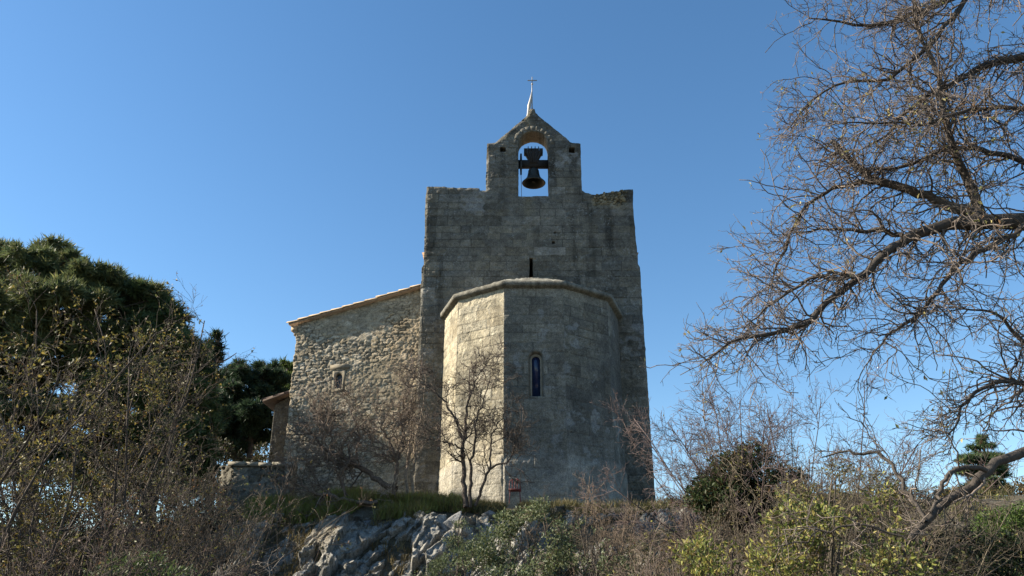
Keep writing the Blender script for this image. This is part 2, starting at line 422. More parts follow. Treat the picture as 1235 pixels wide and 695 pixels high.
def wall_sdf(u, v):
    d = np.maximum(f_out(u, v), -f_open(u, v)); d = np.maximum(d, -f_slit(u, v))
    for f in f_h: d = np.maximum(d, -f(u, v))
    return d
rub_lay = rubble(77, 0.24, 0.15)
def wall_extra(u, v, d, c):
    # the broken top on the right, rough rubble with pale broken stones
    xr0, _ = wx(712, 240); zt = wx(740, 247)[1]
    m = sstep(xr0 - 0.15, xr0 + 0.25, u + 0.25 * fbm(u * 2, v * 2, seed=8)) * sstep(zt - 0.25, zt + 0.1, v + 0.25 * fbm(u * 1.5, v * 1.5, seed=9)) * sstep(wx(757, 230)[0] + .1, wx(750, 230)[0], u)
    jd, bid = rub_lay(u, v); pr = sstep(0, 0.03, jd); b2 = (bid * 91.7) % 1
    dr = 0.10 * (pr - 1) + 0.14 * (b2 - 0.5) * pr
    cr = (np.array([0.20, 0.17, 0.11]) * (0.5 + 1.5 * b2)[:, None]) * (0.5 + 0.5 * pr)[:, None]
    d = d * (1 - m) + dr * m; c = c * (1 - m)[:, None] + cr * m[:, None]
    # lichen: broad dark and warm areas, darker towards both sides, a pale run below the bell
    n = fbm(u * 0.55, v * 0.55, seed=21, octv=5); n2 = fbm(u * 1.6, v * 0.9, seed=22, octv=4)
    n3 = fbm(u * 5, v * 7, seed=23, octv=4); c = c * (1 + 0.40 * n + 0.30 * n2 + 0.35 * n3)[:, None]; d = d - 0.02 * sstep(0.2, 0.5, n3)
    st = sstep(0.05, 0.5, fbm(u * 3.2, v * 0.35, seed=24, octv=4)) * sstep(-0.2, 0.3, fbm(u * 0.5, v * 0.5, seed=25)); c = c * (1 - 0.45 * st)[:, None]
    run = np.exp(-((u - wx(637, 260)[0] - 0.05 * n) / 0.17) ** 2) * sstep(wx(640, 312)[1], wx(640, 240)[1], v)
    c = c * (1 - 0.5 * run)[:, None] + np.array([0.21, 0.18, 0.115]) * (0.5 * run)[:, None]
    blot = sstep(0.28, 0.42, fbm(u * 1.7, v * 2.2, seed=31, octv=5)) * sstep(-0.1, 0.3, fbm(u * 0.4, v * 0.4, seed=32))
    c = c * (1 - 0.55 * blot)[:, None] + np.array([0.27, 0.275, 0.27]) * (0.55 * blot)[:, None]
    warm = sstep(12.5, 7.0, v) * sstep(-1.5, -3.0, u); c = c * (1 - .35 * warm)[:, None] + np.array([0.19, 0.155, 0.10]) * (.35 * warm)[:, None]
    # weather rounding at the outline
    e = -f_out(u, v); d = d - 0.035 * (1 - sstep(0, 0.09, e))
    return d, c
ASH_PAL = [(0.108, 0.101, 0.084), (0.142, 0.133, 0.109), (0.124, 0.120, 0.105), (0.165, 0.150, 0.117), (0.132, 0.120, 0.094), (0.225, 0.212, 0.182)]
bell_wall = masonry("bell_wall", M_ASH, chapel, (0, YW, 0), (1, 0, 0), wall_sdf, (XL - 0.15, XR + 0.15, ZB, wx(640, 128)[1]), 0.022, ashlar(5, (0.22, 0.42), (0.3, 1.1)), ASH_PAL,
                    thick=0.8, side_n=6, back=True, extra=wall_extra, seed=2, ragged=0.024, rough=0.022, depth=0.012, lift=0.014, joint_col=0.40, tintv=0.36, joint=0.009)
M_VOUS2 = plain_mat('finial_stone', (0.12, 0.11, 0.085), 0.95, 0.5, 9.0, 0, 0.6)
mb = MB(); fx, fz = wx(642, 132); mb.lathe([(0.0, -0.05), (0.20, -0.05), (0.19, 0.03), (0.13, 0.14), (0.115, 0.24), (0.0, 0.25)], (fx, YW + 0.28, fz - 0.12), n=10)
mb.build("finial", M_VOUS2, bell_wall)
M_VOUS = plain_mat('voussoir', (0.105, 0.098, 0.078), 0.95, 0.5, 9.0, 0, 0.6)
# ring of arch stones round the bell opening, a touch proud of the wall
def arch_ring(xc, zc, r0, r1, y0, y1, n, parent, mat, a0=0.0, a1=math.pi):
    m = MB()
    for q in range(n):
        t0 = a0 + (a1 - a0) * q / n + 0.004; t1 = a0 + (a1 - a0) * (q + 1) / n - 0.004
        pl = [(xc + r0 * math.cos(t), zc + r0 * math.sin(t)) for t in np.linspace(t0, t1, 4)] + [(xc + r1 * math.cos(t), zc + r1 * math.sin(t)) for t in np.linspace(t1, t0, 4)]
        m.prism(pl, y0, y1)
    return m.build("arch_stones", mat, parent)
rb = (bell_x1 - bell_x0) / 2; 
arch_ring((bell_x0 + bell_x1) / 2, wx(640, 158)[1] - rb, rb + 0.012, rb + 0.22, YW - 0.004, YW + 0.1, 11, bell_wall, M_VOUS)
# cross: pale curved zinc sleeve, thin shaft, bar
cr = MB(); Yc = YW + 0.3
def w3(px, py, Y): return P(px, py, Y)
sl = [w3(634.5, 146, Yc), w3(637, 137, Yc), w3(638.2, 128, Yc), w3(640.2, 119, Yc), w3(641.4, 110, Yc)]
cross = MB(); cross.tubes([w3(641.8, 131, Yc), w3(641.6, 112, Yc), w3(641.8, 93, Yc)], [0.028, 0.022, 0.018], 6)
cross_o = cross.build("cross", M_CROSS, chapel)
m = MB(); pa, pb = w3(636.3, 97.2, Yc), w3(647.6, 97.2, Yc); m.tubes([pa, pb], [0.02, 0.02], 6); m.build("crossbar", M_CROSS, cross_o)
m = MB(); pk = w3(641.8, 101.6, Yc); m.lathe([(0, -0.04), (0.035, -0.02), (0.04, 0), (0.035, 0.02), (0, 0.04)], pk, n=10); m.build("knob", M_PALE, cross_o, smooth=True)
m = MB(); m.tubes(sl, [0.02, 0.045, 0.07, 0.045, 0.012], 7); m.build("zinc_sleeve", M_PALE, cross_o, smooth=True)

# nave behind the bell wall, and the closed rooms behind the openings
def plain_wall_box(name, lo, hi, mat, parent, front=False):
    m = MB(); m.box(lo, hi); o = m.build(name, mat, parent)
    if not front:
        me = o.data; import bmesh
        b = bmesh.new(); b.from_mesh(me)
        bmesh.ops.delete(b, geom=[f for f in b.faces if abs(f.normal.y + 1) < 0.01 or f.calc_center_median().y < lo[1] + 0.001 - chapel.location.y], context='FACES')
        b.to_mesh(me); b.free()
    return o
M_NAVE = plain_mat("nave_stone", (0.22, 0.19, 0.14), 0.95, 0.4, 4.0, 0, 0.6)
plain_wall_box("nave_wall", (XL + 0.06, YW + 0.78, ZB), (XR - 0.06, YW + 17, 13.6), M_NAVE, chapel)
m = MB(); xm = (XL + XR) / 2
m.prism([(XL - 0.15, 13.62), (XR + 0.15, 13.62), (xm, 14.6)], YW + 0.82, YW + 17.2); m.build("nave_roof", M_TILE, chapel)

# apse: half of a decagon
XA, RA = 0.66, 2.95
ZC = wx(640, 348, YW - RA * 0.951)[1]                     # underside of the cornice
ang = [math.pi + k * math.pi / 5 for k in range(6)]       # from the left end round the front to the right end
def dec(R, k): return np.array([XA + R * math.cos(ang[k]), YW + R * math.sin(ang[k])])
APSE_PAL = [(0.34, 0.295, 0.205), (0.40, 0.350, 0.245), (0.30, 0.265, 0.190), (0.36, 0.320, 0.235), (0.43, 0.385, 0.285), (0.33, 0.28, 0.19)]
APSE_SHADED = [(0.145, 0.135, 0.108), (0.182, 0.168, 0.132), (0.13, 0.122, 0.10), (0.165, 0.152, 0.12), (0.228, 0.212, 0.172), (0.14, 0.127, 0.097)]  # darker copy of the apse stone: shade painted into facets off the sun
apse = empty("apse", (XA, YW - 1, 4.3), None, None); apse.parent = chapel; apse.matrix_parent_inverse = chapel.matrix_world.inverted(); bpy.context.view_layer.update()
del_keys = [k for k in ("label", "category") if k in apse.keys()]
for k in del_keys: del apse[k]
# window in the front facet
p2, p3 = dec(RA, 2), dec(RA, 3); YF = p2[1]
wl0, wl1 = wx(637, 450, YF)[0] - p2[0], wx(656.5, 450, YF)[0] - p2[0]
wz0, wz1 = wx(645, 478.5, YF)[1], wx(645, 423.5, YF)[1]
f_win = poly_sdf(arch_poly(wl0, wl1, wz0, wz1))
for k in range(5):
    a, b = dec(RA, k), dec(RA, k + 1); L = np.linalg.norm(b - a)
    lich_shade = [0.0, 0.06, 0.62, 0.85, 1.0][k]
    def ex(u, v, d, c, k=k, lich_shade=lich_shade, L=L):
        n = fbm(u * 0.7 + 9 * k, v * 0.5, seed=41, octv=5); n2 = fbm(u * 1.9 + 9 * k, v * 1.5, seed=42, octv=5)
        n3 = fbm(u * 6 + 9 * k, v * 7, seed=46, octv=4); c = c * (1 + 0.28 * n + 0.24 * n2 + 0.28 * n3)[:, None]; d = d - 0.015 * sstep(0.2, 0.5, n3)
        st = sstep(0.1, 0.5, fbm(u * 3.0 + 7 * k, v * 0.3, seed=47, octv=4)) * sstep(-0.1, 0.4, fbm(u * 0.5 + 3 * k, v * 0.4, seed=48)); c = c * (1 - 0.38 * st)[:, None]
        # lichen, plus shade put into the colour, on the sides turned from the sun
        if lich_shade:
            g = np.clip(0.75 * lich_shade * sstep(-0.35, 0.25, fbm(u * 0.9 + 9 * k, v * 0.6, seed=43, octv=5) + 0.25 * (lich_shade - 0.5)), 0, 1)
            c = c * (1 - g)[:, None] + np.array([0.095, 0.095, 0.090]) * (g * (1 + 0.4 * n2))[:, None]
            pb = sstep(0.30, 0.46, fbm(u * 2.6 + 5 * k, v * 2.9, seed=44, octv=5)) * lich_shade
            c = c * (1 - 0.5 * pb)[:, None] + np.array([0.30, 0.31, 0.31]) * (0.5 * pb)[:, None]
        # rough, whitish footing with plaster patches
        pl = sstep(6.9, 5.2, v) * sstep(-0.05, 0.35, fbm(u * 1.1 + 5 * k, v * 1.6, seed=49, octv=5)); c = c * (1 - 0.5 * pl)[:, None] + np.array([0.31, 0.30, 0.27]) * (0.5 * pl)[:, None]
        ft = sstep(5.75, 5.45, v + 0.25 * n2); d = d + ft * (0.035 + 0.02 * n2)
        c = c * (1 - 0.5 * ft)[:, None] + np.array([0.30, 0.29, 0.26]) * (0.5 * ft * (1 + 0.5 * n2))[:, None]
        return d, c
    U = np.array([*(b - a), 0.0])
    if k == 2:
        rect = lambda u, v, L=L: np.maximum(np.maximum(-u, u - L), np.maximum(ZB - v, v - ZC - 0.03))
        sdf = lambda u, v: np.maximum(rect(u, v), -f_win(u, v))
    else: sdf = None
    fo = masonry("apse_facet", M_APSE, apse, (a[0], a[1], 0), U, sdf, (0, L, ZB, ZC + 0.03), 0.021, ashlar(60, (0.25, 0.42), (0.3, 1.1)), APSE_PAL if k < 2 else APSE_SHADED if k > 2 else [tuple(0.30 * np.array(p) + 0.70 * np.array(q)) for p, q in zip(APSE_PAL, APSE_SHADED)],
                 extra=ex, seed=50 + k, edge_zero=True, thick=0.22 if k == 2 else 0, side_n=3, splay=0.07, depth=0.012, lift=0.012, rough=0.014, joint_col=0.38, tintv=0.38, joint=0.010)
    fo["label"] = ["pale sunlit end facet of the apse", "pale sunlit facet of the apse", "front facet of the apse with the arched window", "lichen grey facet of the apse, darkened as shade", "narrow grey end facet of the apse"][k]
# stained window: pale inner frame and blue glass
ins = 0.08
xi0, xi1 = p2[0] + wl0 + ins, p2[0] + wl1 - ins; zi0, zi1 = wz0 + 0.03, wz1 - ins
m = MB(); n = 16
oa = np.array(arch_poly(xi0 - 0.035, xi1 + 0.035, zi0 - 0.05, zi1 + 0.035, n)); ia = np.array(arch_poly(xi0 + 0.035, xi1 - 0.035, zi0 + 0.02, zi1 - 0.035, n)); kk = len(oa)
Vf = np.zeros((4 * kk, 3))
for q, (src, y) in enumerate(((oa, YF + 0.16), (ia, YF + 0.16), (oa, YF + 0.24), (ia, YF + 0.24))): Vf[q * kk:(q + 1) * kk, 0] = src[:, 0]; Vf[q * kk:(q + 1) * kk, 1] = y; Vf[q * kk:(q + 1) * kk, 2] = src[:, 1]
i = np.arange(kk); j = (i + 1) % kk
m.add(Vf, [np.stack([i, j, kk + j, kk + i], -1), np.stack([kk + i, kk + j, 3 * kk + j, 3 * kk + i], -1), np.stack([2 * kk + i, 2 * kk + j, j, i], -1)])
m.build("window_frame", M_FRAME, apse)
m = MB(); m.prism(ia * 1.0, YF + 0.215, YF + 0.235); m.build("window_glass", M_GLASS, apse)
# dark core behind the facets
m = MB(); core = [dec(RA - 0.30, k) for k in range(6)]
V = np.array([[*c, z] for z in (ZB, ZC) for c in core]); kq = np.arange(5)
m.add(V, [np.stack([kq, kq + 1, kq + 7, kq + 6], -1), list(range(6, 12))]); m.build("apse_core", M_INT, apse)
# cornice: a chamfered band of slabs round the five sides
def ring(prof, name, mat, parent, jag=0.0, close=True, sub=8):
    r = np.random.default_rng(4); rows = []; cols = []
    path = []
    for k in range(5):
        for q in range(sub): path.append((k, q / sub))
    path.append((4, 1.0))
    V = []
    for (k, t) in path:
        for (o, z) in prof:
            a, b = dec(RA + o, k), dec(RA + o, k + 1); p = a * (1 - t) + b * t
            V.append([p[0] , p[1], z + jag * (r.random() - 0.5)])
    V = np.array(V); n = len(prof); L = len(path)
    i = np.arange(L - 1)[:, None] * n; j = np.arange(n - (0 if close else 1))[None]; j2 = (j + 1) % n
    F = np.stack([i + j, i + n + j, i + n + j2, i + j2], -1).reshape(-1, 4)
    c = np.array([0.19, 0.178, 0.145]) * (0.6 + 0.5 * r.random((L, 1, 1))) * np.ones((1, n, 1)); c = c.reshape(-1, 3)
    return mk(name, V, [F], mat, parent, c)
ring([(-0.1, ZC), (0.02, ZC), (0.05, ZC + 0.045), (0.155, ZC + 0.055), (0.165, ZC + 0.195), (-0.1, ZC + 0.215)], "cornice", M_APSE, apse, 0.014, sub=22)
# roof of stone slabs over the apse, rising to the wall
def apse_roof():
    r = np.random.default_rng(12); V = []; C = []; nr, sub = 26, 14; zt = wx(640, 337.5)[1]
    th = np.linspace(0, 5, 5 * sub + 1)
    for q in range(nr + 1):
        s = q / nr
        for t in th:
            k = min(int(t), 4); f = t - k; p = (dec(RA + 0.09, k) * (1 - f) + dec(RA + 0.09, k + 1) * f) * (1 - s) + np.array([XA, YW - 0.02]) * s
            z = (ZC + 0.19) * (1 - s) + zt * s + (0.07 * r.random() if q > 0 else 0) + 0.03 * ((q * 2) % 3 == 0)
            V.append([p[0], min(p[1], YW - 0.01), z]); C.append(np.array([0.26, 0.245, 0.20]) * (0.5 + 0.9 * r.random()))
    n = len(th); i = np.arange(nr)[:, None] * n; j = np.arange(n - 1)[None]
    mk("apse_roof", np.array(V), [np.stack([i + j, i + j + 1, i + n + j + 1, i + n + j], -1).reshape(-1, 4)], M_APSE, apse, np.array(C))
apse_roof()

# side aisle: rubble wall, roof with canal tiles along the verge
A0 = np.array([-7.66, 26.85]); A1 = np.array([XL - 0.005, 25.95]); Ud = (A1 - A0) / np.linalg.norm(A1 - A0); AL = np.linalg.norm(A1 - A0); An = np.array([Ud[1], -Ud[0]])
def on_aisle(px, py):
    """u, z on the aisle wall"""
    d = _F + np.array([1.0, 0, 0]) * (px - CX) / FPX + _U * (CY - py) / FPX
    t = ((A0 - EYE[:2]) @ An) / (d[:2] @ An); p = EYE + d * t; return ((p[:2] - A0) @ Ud, p[2])
zl, zr = on_aisle(359, 391)[1], on_aisle(507, 348)[1]
aisle = empty("side_aisle", (A0[0] + 2, A0[1], 4.3), None, None); aisle.parent = chapel; aisle.matrix_parent_inverse = chapel.matrix_world.inverted(); bpy.context.view_layer.update()
for k in ("label", "category"):
    if k in aisle.keys(): del aisle[k]
w0, w1 = on_aisle(402.9, 468.5), on_aisle(413.4, 450.5)
f_ao = poly_sdf([(0, ZB), (AL, ZB), (AL, zr), (0, zl)])
o0, o1 = on_aisle(399.3, 473), on_aisle(417, 446.5)
f_aw = poly_sdf([(o0[0] + 0.03, o0[1] + 0.03), (o1[0] - 0.03, o0[1] + 0.03), (o1[0] - 0.03, o1[1] - 0.03), (o0[0] + 0.03, o1[1] - 0.03)])
def aisle_extra(u, v, d, c):
    n = fbm(u * 0.6, v * 0.6, seed=71, octv=5); n2 = fbm(u * 2.5, v * 2.5, seed=72, octv=4)
    warm = sstep(0.55 * AL, 0.95 * AL, u + 0.8 * n) * 0.55
    c = c * (1 + 0.25 * n + 0.15 * n2)[:, None]
    c = c * (1 - warm)[:, None] + (c.mean(1, keepdims=True) * np.array([1.35, 1.0, 0.60])) * warm[:, None]
    # mortar smeared over the stones round the middle of the wall
    sm = sstep(-0.1, 0.4, fbm(u * 0.8, v * 0.8, seed=73, octv=4) + 0.25 * sstep(0.3 * AL, AL, u)) * 0.7
    d = d * (1 - 0.5 * sm); c = c * (1 - 0.5 * sm)[:, None] + np.array([0.32, 0.265, 0.175]) * (0.5 * sm)[:, None]
    fl = (u > o0[0] - 0.01) & (u < o1[0] + 0.01) & (v > o0[1] - 0.01) & (v < o1[1] + 0.01); d = np.where(fl, -0.05, d)
    return d, c
AISLE_PAL = [(0.26, 0.215, 0.15), (0.41, 0.35, 0.255), (0.32, 0.265, 0.185), (0.48, 0.425, 0.33), (0.28, 0.24, 0.175), (0.42, 0.34, 0.22)]
DIM_PAL = [(0.13, 0.12, 0.10), (0.20, 0.185, 0.15), (0.15, 0.14, 0.115), (0.23, 0.215, 0.175)]
RUB_PAL = [(0.20, 0.185, 0.145), (0.33, 0.305, 0.24), (0.25, 0.225, 0.165), (0.40, 0.375, 0.30), (0.22, 0.205, 0.165), (0.36, 0.31, 0.215)]
masonry("rubble_wall", M_RUB, aisle, (A0[0], A0[1], 0), (Ud[0], Ud[1], 0), lambda u, v: np.maximum(f_ao(u, v), -f_aw(u, v)), (-0.12, AL + 0.03, ZB, zr + 0.05), 0.026, rubble(90, 0.25, 0.12), AISLE_PAL,
        thick=0.55, side_n=4, extra=aisle_extra, seed=91, ragged=0.05, joint=0.013, depth=0.032, lift=0.030, rough=0.02, joint_col=0.28, tintv=0.55)
# window surround, lintel
def to_world(u, z, out_=0.0): return np.array([A0[0] + Ud[0] * u + An[0] * out_, A0[1] + Ud[1] * u + An[1] * out_, z])
def slab_ring(op, ip, y0, y1, name, mat, parent):
    m = MB(); oa, ia = np.array(op), np.array(ip); k = len(oa); V = []
    for src, o in ((oa, y0), (ia, y0), (oa, y1), (ia, y1)): V += [to_world(a, b, o) for a, b in src]
    i = np.arange(k); j = (i + 1) % k
    m.add(np.array(V), [np.stack([i, j, k + j, k + i], -1), np.stack([k + i, k + j, 3 * k + j, 3 * k + i], -1), np.stack([2 * k + i, 2 * k + j, j, i], -1)]); return m.build(name, mat, parent)
ip = arch_poly(w0[0], w1[0], w0[1], w1[1], 8)
op = [(o0[0], o0[1]), (o1[0], o0[1])] + [(o1[0] + (o0[0] - o1[0]) * t, o1[1]) for t in np.linspace(0, 1, 8)]
slab_ring(op, ip, 0.004, -0.12, "window_surround", M_LINT, aisle)
m = MB(); m.add(np.array([to_world(a, b, -0.10) for a, b in ip]), [list(range(len(ip)))]); m.build("window_dark_sheet", M_VOID, aisle)  # black sheet standing in for the shade inside the window hole
l0, l1 = on_aisle(398, 446), on_aisle(421, 439.5)
m = MB(); R = np.array([[Ud[0], -An[0], 0], [Ud[1], -An[1], 0], [0, 0, 1.0]])
m.box((l0[0], -0.02, l0[1]), (l1[0], 0.2, l1[1]), R, (A0[0], A0[1], 0)); m.build("lintel", M_LINT, aisle)
# body of the aisle behind its wall
back = 13.0
Bv = []
for z in ("b", "t"):
    for (u, w) in ((0.03, 0.5), (AL, 0.5), (AL, back), (0.03, back)):
        zz = ZB if z == "b" else (zl if u < 1 else zr) - 0.06
        p = to_world(u, zz, -w); Bv.append(p)
m = MB(); m.add(np.array(Bv), [np.array([[1, 2, 6, 5], [2, 3, 7, 6], [3, 0, 4, 7], [4, 5, 6, 7]])]); m.build("aisle_wall", M_NAVE, aisle)
# roof: boards, a mortar bed and rows of half-round tiles that run down the slope to the left
def aisle_roof():
    r = np.random.default_rng(33)
    sl = (zr - zl) / AL
    m = MB(); u0, u1 = -0.26, AL
    q = [(u0, zl + sl * u0 - 0.01), (u1, zr - 0.01), (u1, zr + 0.06), (u0, zl + sl * u0 + 0.05)]
    V = np.array([to_world(a, b, o) for o in (0.16, -back - 0.2) for a, b in q]); i = np.arange(4); j = (i + 1) % 4
    m.add(V, [np.array([[0, 1, 2, 3], [7, 6, 5, 4]]), np.stack([i, i + 4, j + 4, j], -1)])
    bed = m.build("roof_bed", M_TILE, aisle)
    m = MB(); nt_ = 12; step = (AL + 0.32) / nt_
    dirv = np.array([1.0, sl]); 
    for row in range(34):
        w = -0.10 + row * 0.2
        for t in range(nt_):
            ua = -0.34 + t * step; ub = ua + step * 1.14
            ra, rb_ = 0.105, 0.085; th = np.linspace(0.02, math.pi - 0.02, 7); V = []
            dz = 0.02 * (r.random() - 0.5); dw = 0.02 * (r.random() - 0.5)
            for (uu, rr, up) in ((ua, ra, 0.045), (ub, rb_, 0.02)):
                for shell in (0, 0.02):
                    for a in th:
                        V.append(to_world(min(uu, AL - 0.005), zl + sl * uu + 0.02 + up + dz + (rr - shell) * math.sin(a) * 0.8, -(w + dw) + (rr - shell) * math.cos(a)))
            n = 7; k = np.arange(n - 1)
            m.add(np.array(V), [np.stack([k, k + 1, k + 2 * n + 1, k + 2 * n], -1), np.stack([k + n, k + 3 * n, k + 3 * n + 1, k + n + 1], -1), np.stack([k, k + n, k + n + 1, k + 1], -1),
                                np.array([[0, 2 * n, 3 * n, n], [n - 1, 2 * n - 1, 4 * n - 1, 3 * n - 1]])])
    m.build("roof_tiles", M_TILE2, aisle)
M_TILE2 = plain_mat("old_tiles", (0.36, 0.27, 0.17), 0.9, 0.5, 5.0, 0, 0.3)
aisle_roof()
# corbelled eave block under the left end of the roof
m = MB(); m.box((-0.22, -0.02, zl - 0.26), (0.0, 3, zl - 0.075), R, (A0[0], A0[1], 0)); m.box((-0.11, 0.0, zl - 0.42), (0.0, 3, zl - 0.263), R, (A0[0], A0[1], 0)); m.build("eave_corbel", M_TILE2, aisle)
# lean-to at the back on the left
def lean_to():
    Y = 31.0; a = P(319, 484, Y); b = P(352, 474, Y); g = P(326, 600, Y)
    par = empty("lean_to", (a[0] + 0.5, Y, 4), None, None); par.parent = chapel; par.matrix_parent_inverse = chapel.matrix_world.inverted(); bpy.context.view_layer.update()
    for k in ("label", "category"):
        if k in par.keys(): del par[k]
    x0 = P(331, 490, Y)[0]; zt0 = a[2] - 0.16; x1 = b[0]; zt1 = b[2] - 0.12
    f = poly_sdf([(x0, 2.5), (x1, 2.5), (x1, zt1), (x0, zt0)])
    masonry("lean_to_wall", M_RUB, par, (0, Y, 0), (1, 0, 0), f, (x0 - .06, x1 + .05, 2.5, max(zt0, zt1) + .05), 0.05, rubble(15, 0.36, 0.24), [tuple(0.5 * np.array(q)) for q in DIM_PAL], thick=4.0, side_n=6, seed=16, depth=0.04, lift=0.04, joint_col=0.6)  # palette darkened: the shade on the lean-to is put into its stone
    m = MB(); m.prism([(a[0], a[2] - 0.1), (b[0], b[2] - 0.1), (b[0], b[2]), (a[0], a[2])], Y - 0.25, Y + 4.2)
    sl = (b[2] - a[2]) / (b[0] - a[0])
    for row in range(16):
        for t in range(3):
            xa = a[0] - 0.04 + t * 0.42; xb = xa + 0.47; V = []; th = np.linspace(0, math.pi, 6)
            for xx, rr in ((xa, .10), (xb, .08)):
                for q in th: V.append([xx, Y - 0.16 + row * 0.26 + rr * math.cos(q), a[2] + sl * (xx - a[0]) + rr * 0.8 * math.sin(q)])
            k = np.arange(5); m.add(np.array(V), [np.stack([k, k + 1, k + 7, k + 6], -1), list(range(6)), list(range(11, 5, -1))])
    m.build("lean_to_roof", plain_mat("shade_dark_tiles", (0.075, 0.048, 0.034), 0.9, 0.5, 7.0, 0, 0.4), par)  # tiles coloured darker to stand for shade on this roof
lean_to()

# ------------------------------------------------------------------ bell
YBELL = YW + 0.40
bx, bz = wx(643.5, 203.5, YBELL); xm0, xm1 = bell_x0 + 0.004, bell_x1 - 0.004
bell = empty("bell", (bx, YBELL, bz), "dark bronze bell hanging in the arched opening of the gable", "bell")
m = MB(); H = 0.62; Rm = 0.44
m.lathe([(0.0, -0.02), (0.10, -0.02), (0.17, -0.05), (0.20, -0.10), (0.215, -0.22), (0.245, -0.36), (0.31, -0.48), (0.395, -0.57), (Rm, -0.62), (Rm - 0.02, -0.64), (Rm - 0.05, -0.63), (0.30, -0.54), (0.22, -0.42), (0.18, -0.20), (0.0, -0.12)], (bx, YBELL, bz), n=32)
m.build("bell_body", M_BRONZE, bell, smooth=True)
m = MB(); m.tubes([(bx, YBELL, bz - 0.15), (bx, YBELL, bz - 0.5)], [0.018, 0.02], 6); m.lathe([(0, -0.06), (0.05, -0.03), (0.055, 0), (0.04, 0.05), (0, 0.07)], (bx, YBELL, bz - 0.53), n=10); m.build("clapper", M_IRON, bell)
m = MB(); zb0, zb1 = wx(640, 202.5, YBELL)[1], wx(640, 194.5, YBELL)[1]; m.box((xm0, YBELL - 0.09, zb0), (xm1, YBELL + 0.09, zb1)); m.build("axle_beam", M_WOOD, bell)
# headstock: a fan of upright timbers, flaring to a wider top
def headstock():
    m = MB(); zt = wx(640, 181, YBELL)[1]; z1 = wx(640, 187, YBELL)[1]; z2 = wx(640, 199, YBELL)[1]; hw = (wx(655, 184, YBELL)[0] - wx(632, 184, YBELL)[0]) / 2
    n = 5
    for q in range(n):
        a, b = -1 + 2 * q / n + 0.012, -1 + 2 * (q + 1) / n - 0.012
        pts = [(bx + a * 0.15, z2), (bx + b * 0.15, z2), (bx + b * 0.17, z2 + 0.18), (bx + b * hw * 0.82, z1), (bx + b * hw, z1 + 0.03), (bx + b * hw, zt), (bx + a * hw, zt), (bx + a * hw, z1 + 0.03), (bx + a * hw * 0.82, z1), (bx + a * 0.17, z2 + 0.18)]
        m.prism(pts, YBELL - 0.12, YBELL + 0.12)
    o = m.build("headstock", M_WOOD, bell)
    m = MB()
    for q in range(4):
        xx = bx + (-0.55 + 1.1 * q / 3) * hw; m.box((xx - 0.016, YBELL - 0.13, zt - 0.02), (xx + 0.016, YBELL + 0.13, zt + 0.075))
    m.build("iron_strap", M_IRON, o)
headstock()
m = MB(); lx, lz = wx(628.2, 188, YBELL); lb = wx(628.2, 213, YBELL)[1]
m.prism([(lx - 0.03, lz), (lx + 0.035, lz), (lx + 0.05, (lz + lb) / 2), (lx + 0.03, lb), (lx - 0.03, lb), (lx - 0.05, (lz + lb) / 2)], YBELL - 0.16, YBELL - 0.10); m.build("swing_lever", M_IRON, bell)
m = MB(); m.tubes([(lx, YBELL - 0.13, lb + 0.05), (lx + 0.01, YBELL - 0.2, lb - 0.4), (lx + 0.012, YBELL - 0.3, opening[0][1] + 0.01)], [0.009, 0.009, 0.009], 4); m.build("bell_rope", M_ROPE, bell)

# ------------------------------------------------------------------ low stone wall on the left
def low_wall():
    Y = 24.6
    a = P(281, 566, Y); b = P(352, 562, Y); ztop = P(300, 562, Y)[2]
    root = empty("stone_wall", (a[0], Y, ground_z(a[0], Y)), "low dry stone wall with a broad end pillar at the foot of the rubble aisle", "wall")
    f = poly_sdf([(a[0], 2.6), (b[0], 2.6), (b[0], ztop + 0.05), (a[0], ztop)])
    masonry("wall_face", M_RUB, root, (0, Y, 0), (1, 0, 0), f, (a[0] - .08, b[0] + .05, 2.6, ztop + .1), 0.04, rubble(25, 0.42, 0.2), DIM_PAL, thick=0.7, side_n=4, back=True, seed=26, depth=0.08, lift=0.09, joint_col=0.25, tintv=0.6, ragged=0.1)
    x0 = P(263, 566, Y + 0.4)[0]
    Ue = np.array([a[0] - x0, -0.55, 0]); L = np.linalg.norm(Ue)
    f2 = poly_sdf([(0, 2.6), (L - 0.02, 2.6), (L - 0.02, ztop), (0.1, ztop + 0.02)])
    masonry("end_pillar", M_RUB, root, (x0, Y + 0.5, 0), Ue, f2, (-.06, L, 2.6, ztop + .1), 0.04, rubble(27, 0.4, 0.22), DIM_PAL, thick=0.5, side_n=3, back=True, seed=28, depth=0.07, lift=0.08, joint_col=0.25, tintv=0.6, ragged=0.1)
    r = np.random.default_rng(5); m = MB(); x = a[0] - 0.15
    while x < b[0] - 0.1:
        w = r.uniform(0.3, 0.6); m.box((x, Y - 0.06 - 0.04 * r.random(), ztop - 0.01), (min(x + w - 0.02, b[0] + .02), Y + 0.74, ztop + 0.09 + 0.05 * r.random())); x += w
    m.build("coping", M_FRAME, root)
low_wall()

